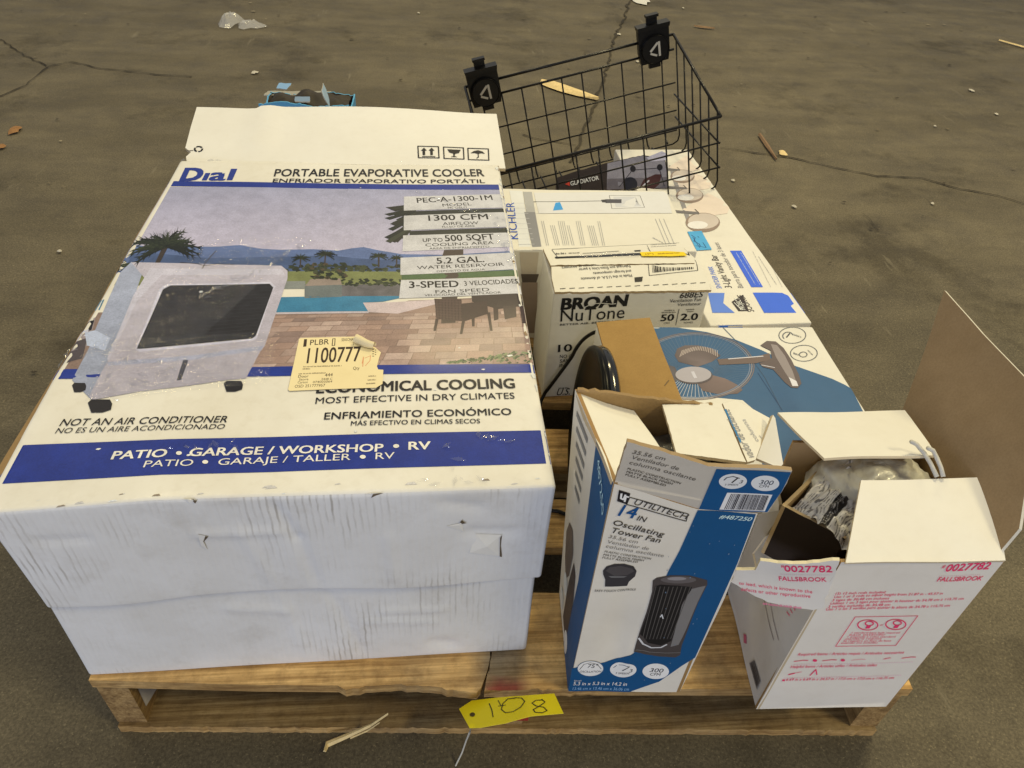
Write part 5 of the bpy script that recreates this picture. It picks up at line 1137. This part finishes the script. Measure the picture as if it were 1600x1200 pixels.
    root2 = thing('padded_lamp_part', (.487, .532, .20), 'lamp part in silvery foam padding with clear cords, at the back inside the torn carton', 'lamp part')
    mb.build('foam_wrap', ['silver_foil'], root2)
    for pts in (((1424, 690), (1432, 694), (1444, 708), (1454, 724), (1464, 745)), ((1450, 700), (1458, 704), (1464, 716), (1470, 730), (1474, 745))):
        mb = MB(); mb.tube([pz(x, y, .352 - .006 * k) for k, (x, y) in enumerate(pts)], .0024, (0.6, .56, .44), 8); mb.build('clear_cord', ['string'], root2)
build_pendant_box()

# ================================================================== WIRE BASKET
def build_basket():
    R3 = Matrix(((0.9666, -0.0903, -0.2397), (0.0886, 0.9959, -0.0177), (0.2403, -0.0041, 0.9707)))
    W, Dp, Hr, Ht, Hf, g = 0.519, 0.308, 0.2665, 0.2314, 0.1818, 0.0504
    O = Vector((0.6529, 1.5707, 0.1225))
    q = lambda u, v, w: O + R3 @ Vector((u - W, v, w))
    root = thing('wire_basket', q(W / 2, Dp / 2, 0), 'black wire basket tilted on the cartons, two hook plates on its back rail', 'basket')
    rw, rh = .0021, .0033
    mb = MB(); mb.tube([q(0, Dp, Hr), q(W, Dp, Hr)], rh); mb.tube([q(W, Dp, Hr), q(W, 0, Hf)], rh); mb.tube([q(W, 0, Hf), q(0, 0, Hf)], rh); mb.tube([q(0, 0, Hf), q(0, Dp, Hr)], rh)
    mb.tube([q(0, Dp, Ht), q(W, Dp, Ht)], rh * .85); mb.build('rim', ['wire'], root)
    def U(path): mbw.tube(path, rw, BLACK, 6)
    r = .018
    xs = [W - .63 * g - k * g for k in range(10)]
    mbw = MB()
    for x in xs: U([q(x, Dp, Ht), q(x, Dp + .001, r), q(x, Dp - .005, r * .3), q(x, Dp - r, 0)])
    for w in (.078, .150): U([q(0, Dp - .003, w), q(W, Dp - .003, w)])
    U([q(0, Dp - .002, .024), q(W, Dp - .002, .024)])
    mbw.build('back_grid', ['wire'], root)
    mbw = MB(); xf = [W - 1.48 * g - k * g for k in range(9)]
    for x in xf: U([q(x, 0, Hf), q(x, 0, r), q(x, .005, r * .3), q(x, r, 0)])
    for w in (.06, .12): U([q(0, .003, w), q(W, .003, w)])
    mbw.build('front_grid', ['wire'], root)
    mbw = MB()
    for x in xf: U([q(x, r, 0), q(x, Dp - r, 0)])
    ys = [.02 + k * .0536 for k in range(6)]
    for y in ys: U([q(r, y, -.003), q(W - r, y, -.003)])
    mbw.build('floor_grid', ['wire'], root)
    for sd in (0, 1):
        mbw = MB(); X0 = W if sd else 0; s = -1 if sd else 1
        for y in ys:
            top = Hf + (Hr - Hf) * y / Dp
            U([q(X0, y, top), q(X0, y, r), q(X0 + s * .005, y, r * .3 - .002), q(X0 + s * r, y, -.003)])
        for w in (.06, .12): U([q(X0 + s * .003, 0, w), q(X0 + s * .003, Dp, w)])
        mbw.build('side_grid', ['wire'], root)
    # hook plates: rounded square with a round boss and an angular mark
    for u0 in (.045, W - .052):
        br = MB(); cz = Hr - .006; y0 = Dp - .012
        def P(x, z, y): return q(u0 + x, y0 + y, cz + z)
        def slab(pts, y1, y2):
            n = len(pts); vs = [P(x, z, y1) for x, z in pts] + [P(x, z, y2) for x, z in pts]
            br.add(vs, [tuple(range(n)), tuple(range(n, 2 * n))[::-1]] + [(i, i + n, (i + 1) % n + n, (i + 1) % n) for i in range(n)], BLACK)
        slab([(-.034, -.045), (.034, -.045), (.038, -.02), (.038, .040), (-.038, .040), (-.038, -.02)], .0, .016)
        slab([(-.038, .034), (.038, .034), (.040, .044), (-.040, .044)], -.006, .022)
        slab([(-.013, .044), (.013, .044), (.013, .064), (-.013, .064)], .010, .016); slab([(-.015, .059), (.015, .059), (.015, .065), (-.015, .065)], .002, .018)
        slab([(-.014, -.058), (.014, -.058), (.014, -.045), (-.014, -.045)], .002, .012)
        slab([(.0325 * math.cos(2 * PI * k / 28), -.012 + .0325 * math.sin(2 * PI * k / 28)) for k in range(28)], -.009, .002)
        hook = br.build('hook_plate', ['black_plastic'], root)
        em = MB()
        def bar(a, b2, wd):
            a, b2 = Vector(a), Vector(b2); d = (b2 - a).normalized(); m = Vector((-d.y, d.x)) * wd / 2
            pts = [a - m, b2 - m, b2 + m, a + m]; vs = [P(p.x, p.y, -.0102) for p in pts] + [P(p.x, p.y, -.0088) for p in pts]
            em.add(vs, [(0, 1, 2, 3), (7, 6, 5, 4)] + [(i, i + 4, (i + 1) % 4 + 4, (i + 1) % 4) for i in range(4)], (0.42, .41, .38))
        bar((-.013, -.014), (.006, .004), .0052); bar((.009, .006), (.010, -.028), .0052); bar((-.013, -.018), (.003, -.026), .0046)
        em.build('emblem', ['paper'], hook)
        rg = MB(); rg.tube([P(.0328 * math.cos(2 * PI * k / 32), -.012 + .0328 * math.sin(2 * PI * k / 32), -.0085) for k in range(32)], .0016, BLACK, 6, closed=True); rg.build('boss_ring', ['black_gloss'], hook)
    # card sleeve lying in the basket
    s0, s1, s2 = q(.235, .045, .004), q(.505, .045, .004), q(.235, .085, .075)
    f = Face(pyy(868, 297, 1.62), pyy(1046, 292, 1.58), pyy(880, 262, 1.65), lambda u, v: .003 * math.sin(u * 16) + .002 * nz(u, v, 2, 16)); mb = MB(); qq = f.uv
    panel(mb, f, [qq(868, 300), qq(1046, 294), qq(1043, 276), qq(1040, 250), qq(1005, 242), qq(948, 255), qq(900, 268), qq(870, 278)], .002, (0.045, .036, .036), (0.6, .57, .52), (0.5, .46, .4), .016, ragged=.0015)
    A = Art(mb, f, 0, T, .0006, .02)
    A.poly([(948, 297), (949, 256), (1004, 243), (1039, 251), (1043, 276), (1045, 293)], (150, 143, 141), 0); A.poly([(949, 280), (1043, 276), (1045, 293), (948, 297)], (116, 108, 106), 1)
    A.text('GLADIATOR', (892, 290.5), (936, 281.5), 6.4, (226, 220, 214), 2, .02); A.poly([(883, 288), (890, 284.5), (890.4, 291)], (210, 70, 46), 2)
    A.ell((985, 288), 11, 11, (40, 40, 46), 3, 20); A.poly([(998, 296), (1006, 280), (1024, 272), (1034, 272), (1030, 288), (1016, 300)], (76, 46, 42), 3); A.line([(1005, 290), (1014, 282)], .003, (214, 206, 200), 4)
    A.line([(968, 292), (988, 266), (1030, 262), (1038, 290)], .0016, (50, 46, 48), 3); A.ell((989, 264), 4.5, 5, (40, 38, 40), 4, 12); A.ell((1031, 261), 4.5, 5, (40, 38, 40), 4, 12)
    A.poly([(1010, 246), (1034, 236), (1043, 240), (1042, 250), (1016, 252)], (206, 198, 198), 2)
    o = mb.build('printed_card_sleeve', ['gloss_card'], loc=tuple(q(.37, .06, 0))); tag(o, 'black and grey printed card sleeve with white lettering, lying inside the wire basket', 'packaging')
build_basket()

# ================================================================== BLUE TORN BOX BEHIND
def build_blue_box():
    O = Vector((-.497, 2.09, -D)); root = thing('blue_box', (-.37, 2.18, -D), 'small blue carton with torn-open top, on the floor behind the big cooler box', 'cardboard box')
    bl = (0.10, 0.34, 0.62); Hh = .235; L = .245; Wd = .17
    walls = (('front_wall', O, Vector((1, 0, 0)), L), ('side_wall', O + Vector((L, 0, 0)), Vector((0, 1, 0)), Wd), ('back_wall', O + Vector((L, Wd, 0)), Vector((-1, 0, 0)), L), ('side_wall', O + Vector((0, Wd, 0)), Vector((0, -1, 0)), Wd))
    for nme, p, dr, ln in walls:
        f = Face(p, p + dr, p + Vector((0, 0, 1)), lambda u, v: .003 * nz(u, v, 1, 12)); mb = MB(); hh = Hh if nme == 'front_wall' else Hh - .03; panel(mb, f, [(0, 0), (ln, 0), (ln, hh), (ln * .6, hh - .008), (ln * .3, hh + .004), (0, hh - .004)], .004, bl, (0.12, .10, .09), (0.12, .42, .72), .03, ragged=.004, rag_sides={2, 3, 4}); mb.build(nme, ['soft_card'], root)
    def sheet(pts, cf, mat='soft_card', nme='torn_flap'):
        f = Face(pts[0], pts[1], pts[-1], lambda u, v: .004 * nz(u, v, 2, 20)); mb = MB(); panel(mb, f, [f.w2(p) for p in pts], .003, cf, cf, (0.5, .46, .38), .02, ragged=.004); mb.build(nme, [mat], root)
    zb = .10
    sheet([pyy(503, 142, 2.125), pyy(507, 152, 2.12), pyy(540, 163, 2.10), pyy(542, 146, 2.12), pyy(505, 130, 2.15)], (0.36, .50, .66))
    sheet([pyy(432, 138, 2.15), pyy(448, 139, 2.15), pyy(454, 124, 2.17), pyy(436, 130, 2.17)], (0.22, .40, .66))
    sheet([pyy(461, 158, 2.10), pyy(484, 158, 2.10), pyy(484, 151, 2.14), pyy(461, 151, 2.14)], (0.20, .30, .46))
    sheet([pyy(412, 148, 2.25), pyy(520, 148, 2.25), pyy(516, 138, 2.30), pyy(470, 135, 2.30), pyy(420, 142, 2.30)], (0.36, .35, .31))
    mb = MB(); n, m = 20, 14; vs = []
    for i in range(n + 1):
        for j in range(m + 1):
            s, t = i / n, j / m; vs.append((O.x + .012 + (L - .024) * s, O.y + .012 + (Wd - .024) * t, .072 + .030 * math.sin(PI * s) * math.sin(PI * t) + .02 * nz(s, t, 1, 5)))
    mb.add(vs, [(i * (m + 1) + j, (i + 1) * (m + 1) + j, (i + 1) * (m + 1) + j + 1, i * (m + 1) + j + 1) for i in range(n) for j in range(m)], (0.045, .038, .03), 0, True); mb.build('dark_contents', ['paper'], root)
build_blue_box()

# ================================================================== LOT TAG
def build_tag():
    root = thing('lot_tag', (.085, .432, -.03), 'yellow card tag reading 108, hanging at the front edge of the pallet', 'tag')
    P = lambda x, y: pyy(x, y, .432 - .034 * min(1, max(0, ((y + .2 * (x - 720)) - 1110) / 31)))
    f = Face(P(735, 1141), P(880, 1113), P(718, 1112), lambda u, v: .004 * math.sin(u * 22 + 1)); q = f.uv; mb = MB()
    panel(mb, f, [q(735, 1141), q(752, 1141), q(790, 1134), q(830, 1121), q(880, 1113), q(866, 1083), q(815, 1090), q(760, 1096), q(738, 1098), q(718, 1110)], .0006, (0.95, .80, .012), (0.95, .80, .012), (0.8, .66, .05), .008)
    A = Art(mb, f, 0, F, .0005, None); ink = (30, 26, 18)
    A.line([(766, 1104), (770, 1114), (772, 1125)], .0011, ink, 1)
    A.line([(784, 1107), (780, 1099)], .0009, ink, 1); A.line([(780, 1108), (792, 1106)], .0008, ink, 1)
    A.line([(806, 1095), (795, 1096), (787, 1104), (785, 1113), (791, 1118), (803, 1116), (815, 1108), (821, 1099), (816, 1094), (806, 1094), (798, 1096)], .0011, ink, 1)
    A.line([(848, 1095), (838, 1096), (832, 1101), (838, 1105), (850, 1106), (855, 1111), (848, 1115), (837, 1115), (834, 1111), (842, 1106), (852, 1098), (847, 1094)], .0011, ink, 1)
    A.ell((739.5, 1120.5), 4.2, 3.4, (60, 50, 20), 1, 14)
    mb.build('card', ['tag'], root)
    mb = MB(); pts = [P(738, 1119) + Vector((0, -.001, 0)), P(737, 1128) + Vector((0, -.002, 0)), P(734, 1140) + Vector((0, -.003, 0)), pyy(729, 1156, .425), pyy(722, 1176, .420), pyy(714, 1192, .414), pyy(706, 1210, .405), pyy(700, 1225, .392)]
    mb.tube(pts, .0011, (0.7, .68, .6), 6); mb.build('string', ['string'], root)
    mb = MB(); mb.tube([P(786, 1101) + Vector((0, -.004, 0)), P(800, 1098.6) + Vector((0, -.004, 0))], .0006, (0.7, .7, .7), 5); mb.build('staple', ['chrome'], root)
build_tag()

# ================================================================== LITTER ON THE FLOOR
def flr(x, y, h=0.0): return pz(x, y, -D + h)
def sliver(name, pxs, widths, th, mat, label, cat, group=None, lift=0.0):
    P = [flr(*p) for p in pxs]; mb = MB()
    if lift: P = [p.lerp(pyy(q[0], q[1], lift), (k / (len(P) - 1)) ** 1.0) for k, (p, q) in enumerate(zip(P, pxs))]
    n = len(P)
    rnd = random.Random(int(pxs[0][0])); L, R = [], []
    for i, p in enumerate(P):
        d = (P[min(i + 1, n - 1)] - P[max(0, i - 1)]).normalized(); m = Vector((-d.y, d.x, 0)); w = widths[i]
        L.append(p + m * w / 2); R.append(p - m * w / 2)
    vs = []
    for l, r in zip(L, R): vs += [l + Vector((0, 0, .0062)), r + Vector((0, 0, .0062)), r.lerp(l, .3) + Vector((0, 0, .0062 + th * rnd.uniform(.7, 1))), l.lerp(r, .3) + Vector((0, 0, .0062 + th * rnd.uniform(.7, 1)))]
    fs = [(0, 1, 2, 3), tuple((n - 1) * 4 + k for k in (3, 2, 1, 0))]
    for i in range(n - 1):
        for k in range(4): fs.append((i * 4 + k, i * 4 + (k + 1) % 4, (i + 1) * 4 + (k + 1) % 4, (i + 1) * 4 + k))
    mb.add(vs, fs, WOOD); o = mb.build(name, [mat], loc=tuple(P[0])); tag(o, label, cat, group); return o
G = 'wood splinters on the floor'
sliver('wood_splinter', [(508, 1178), (512, 1166), (545, 1152), (580, 1137), (607, 1120)], [.004, .009, .0085, .006, .001], .005, 'splinter_wood', 'forked pale wood splinter leaning against the front of the pallet', 'splinter', G, .448)
sliver('wood_splinter', [(548, 1157), (575, 1145), (594, 1133)], [.002, .003, .001], .003, 'splinter_wood', 'short thin prong lying along the pale splinter before the pallet', 'splinter', G, .452)
sliver('wood_scrap', [(845, 131), (862, 134), (885, 142), (910, 150), (934, 158)], [.03, .075, .075, .055, .015], .012, 'splinter_wood', 'long jagged piece of yellow wood seen through the wire basket', 'wood scrap')
sliver('wood_splinter', [(1186, 213), (1198, 230), (1212, 252)], [.012, .018, .006], .007, 'old_wood', 'brown splinter to the right of the wire basket, across the long crack', 'splinter', G)
sliver('wood_splinter', [(1084, 43), (1100, 45), (1116, 47)], [.01, .022, .008], .006, 'old_wood', 'small orange-brown splinter on the floor behind the right hook plate', 'splinter', G)
sliver('wood_splinter', [(1560, 65), (1600, 76), (1640, 88)], [.008, .014, .008], .006, 'splinter_wood', 'pale thin splinter at the far right edge of the floor', 'splinter', G)
def crumb(name, x, y, rx, ry, h, mat, label, cat, col=(0.7, .7, .68), group=None, seed=1):
    c = flr(x, y); mb = MB(); n, m = 14, 5; vs = [c + Vector((0, 0, h + .005))]
    for j in range(1, m + 1):
        for k in range(n):
            a = 2 * PI * k / n; r = j / m * (1 + .5 * nz(math.cos(a), math.sin(a), seed, 1.7)); z = h * (1 - r * r) if r < 1 else 0
            vs.append(c + Vector((rx * r * math.cos(a), ry * r * math.sin(a), max(0, z) + .0055 + h * .5 * abs(nz(math.cos(a) * j, math.sin(a) * j, seed, 2)) * (j < m))))
    fs = [(0, 1 + k, 1 + (k + 1) % n) for k in range(n)]
    for j in range(m - 1): fs += [(1 + j * n + k, 1 + (j + 1) * n + k, 1 + (j + 1) * n + (k + 1) % n, 1 + j * n + (k + 1) % n) for k in range(n)]
    mb.add(vs, fs, col); o = mb.build(name, [mat], loc=tuple(c)); tag(o, label, cat, group)
crumb('plastic_wrap', 362, 37, .055, .09, .035, 'clear_plastic', 'crumpled clear plastic scrap far back on the floor, the left lump', 'plastic scrap', group='clear plastic scraps', seed=3)
crumb('plastic_wrap', 391, 42, .06, .05, .02, 'clear_plastic', 'flatter clear plastic scrap just right of the crumpled lump', 'plastic scrap', group='clear plastic scraps', seed=5)
crumb('paper_scrap', 1000, 1, .05, .09, .008, 'paper', 'white paper scrap at the far back, above the wire basket', 'paper scrap', seed=4)
crumb('dry_leaf', 24, 206, .018, .03, .008, 'leaf', 'curled orange dry leaf on the floor at the far left', 'leaf', seed=6)
crumb('dry_leaf', 2, 232, .012, .02, .006, 'leaf', 'tiny orange leaf bit at the left edge of the floor', 'leaf', seed=9)
crumb('wood_chip', 1222, 241, .014, .02, .006, 'splinter_wood', 'small yellow chip next to the brown splinter by the crack', 'wood chip', seed=8)
GP = 'pale paper bits on the floor'
for (x, y, r, l) in ((94, 395, .008, 'white paper speck on the floor left of the cooler box'), (1145, 284, .010, 'white paper speck on the floor right of the vanity carton edge'), (1240, 325, .013, 'pale flat paper bit on the floor right of the vanity carton'), (1456, 320, .008, 'white speck on the floor below the long crack at right'),
                     (1517, 143, .018, 'thin pale paper curl far back at the right'), (1556, 180, .012, 'small pale paper curl near the right edge of the floor'), (1460, 199, .008, 'tiny white speck between the paper curls and the crack'), (967, 55, .016, 'white chip beside the floor joint behind the basket'), (996, 98, .014, 'pale chip beside the basket back rail, on the floor'), (654, 22, .010, 'tiny pale chip far back, left of the basket'), (398, 115, .02, 'pale paper bit on the floor behind the blue carton'), (1067, 14, .010, 'white chip right behind the right hook plate')):
    crumb('paper_bit', x, y, r * .6, r * .75, .003, 'paper', l, 'paper bit', (0.55, .52, .45), GP, seed=x)
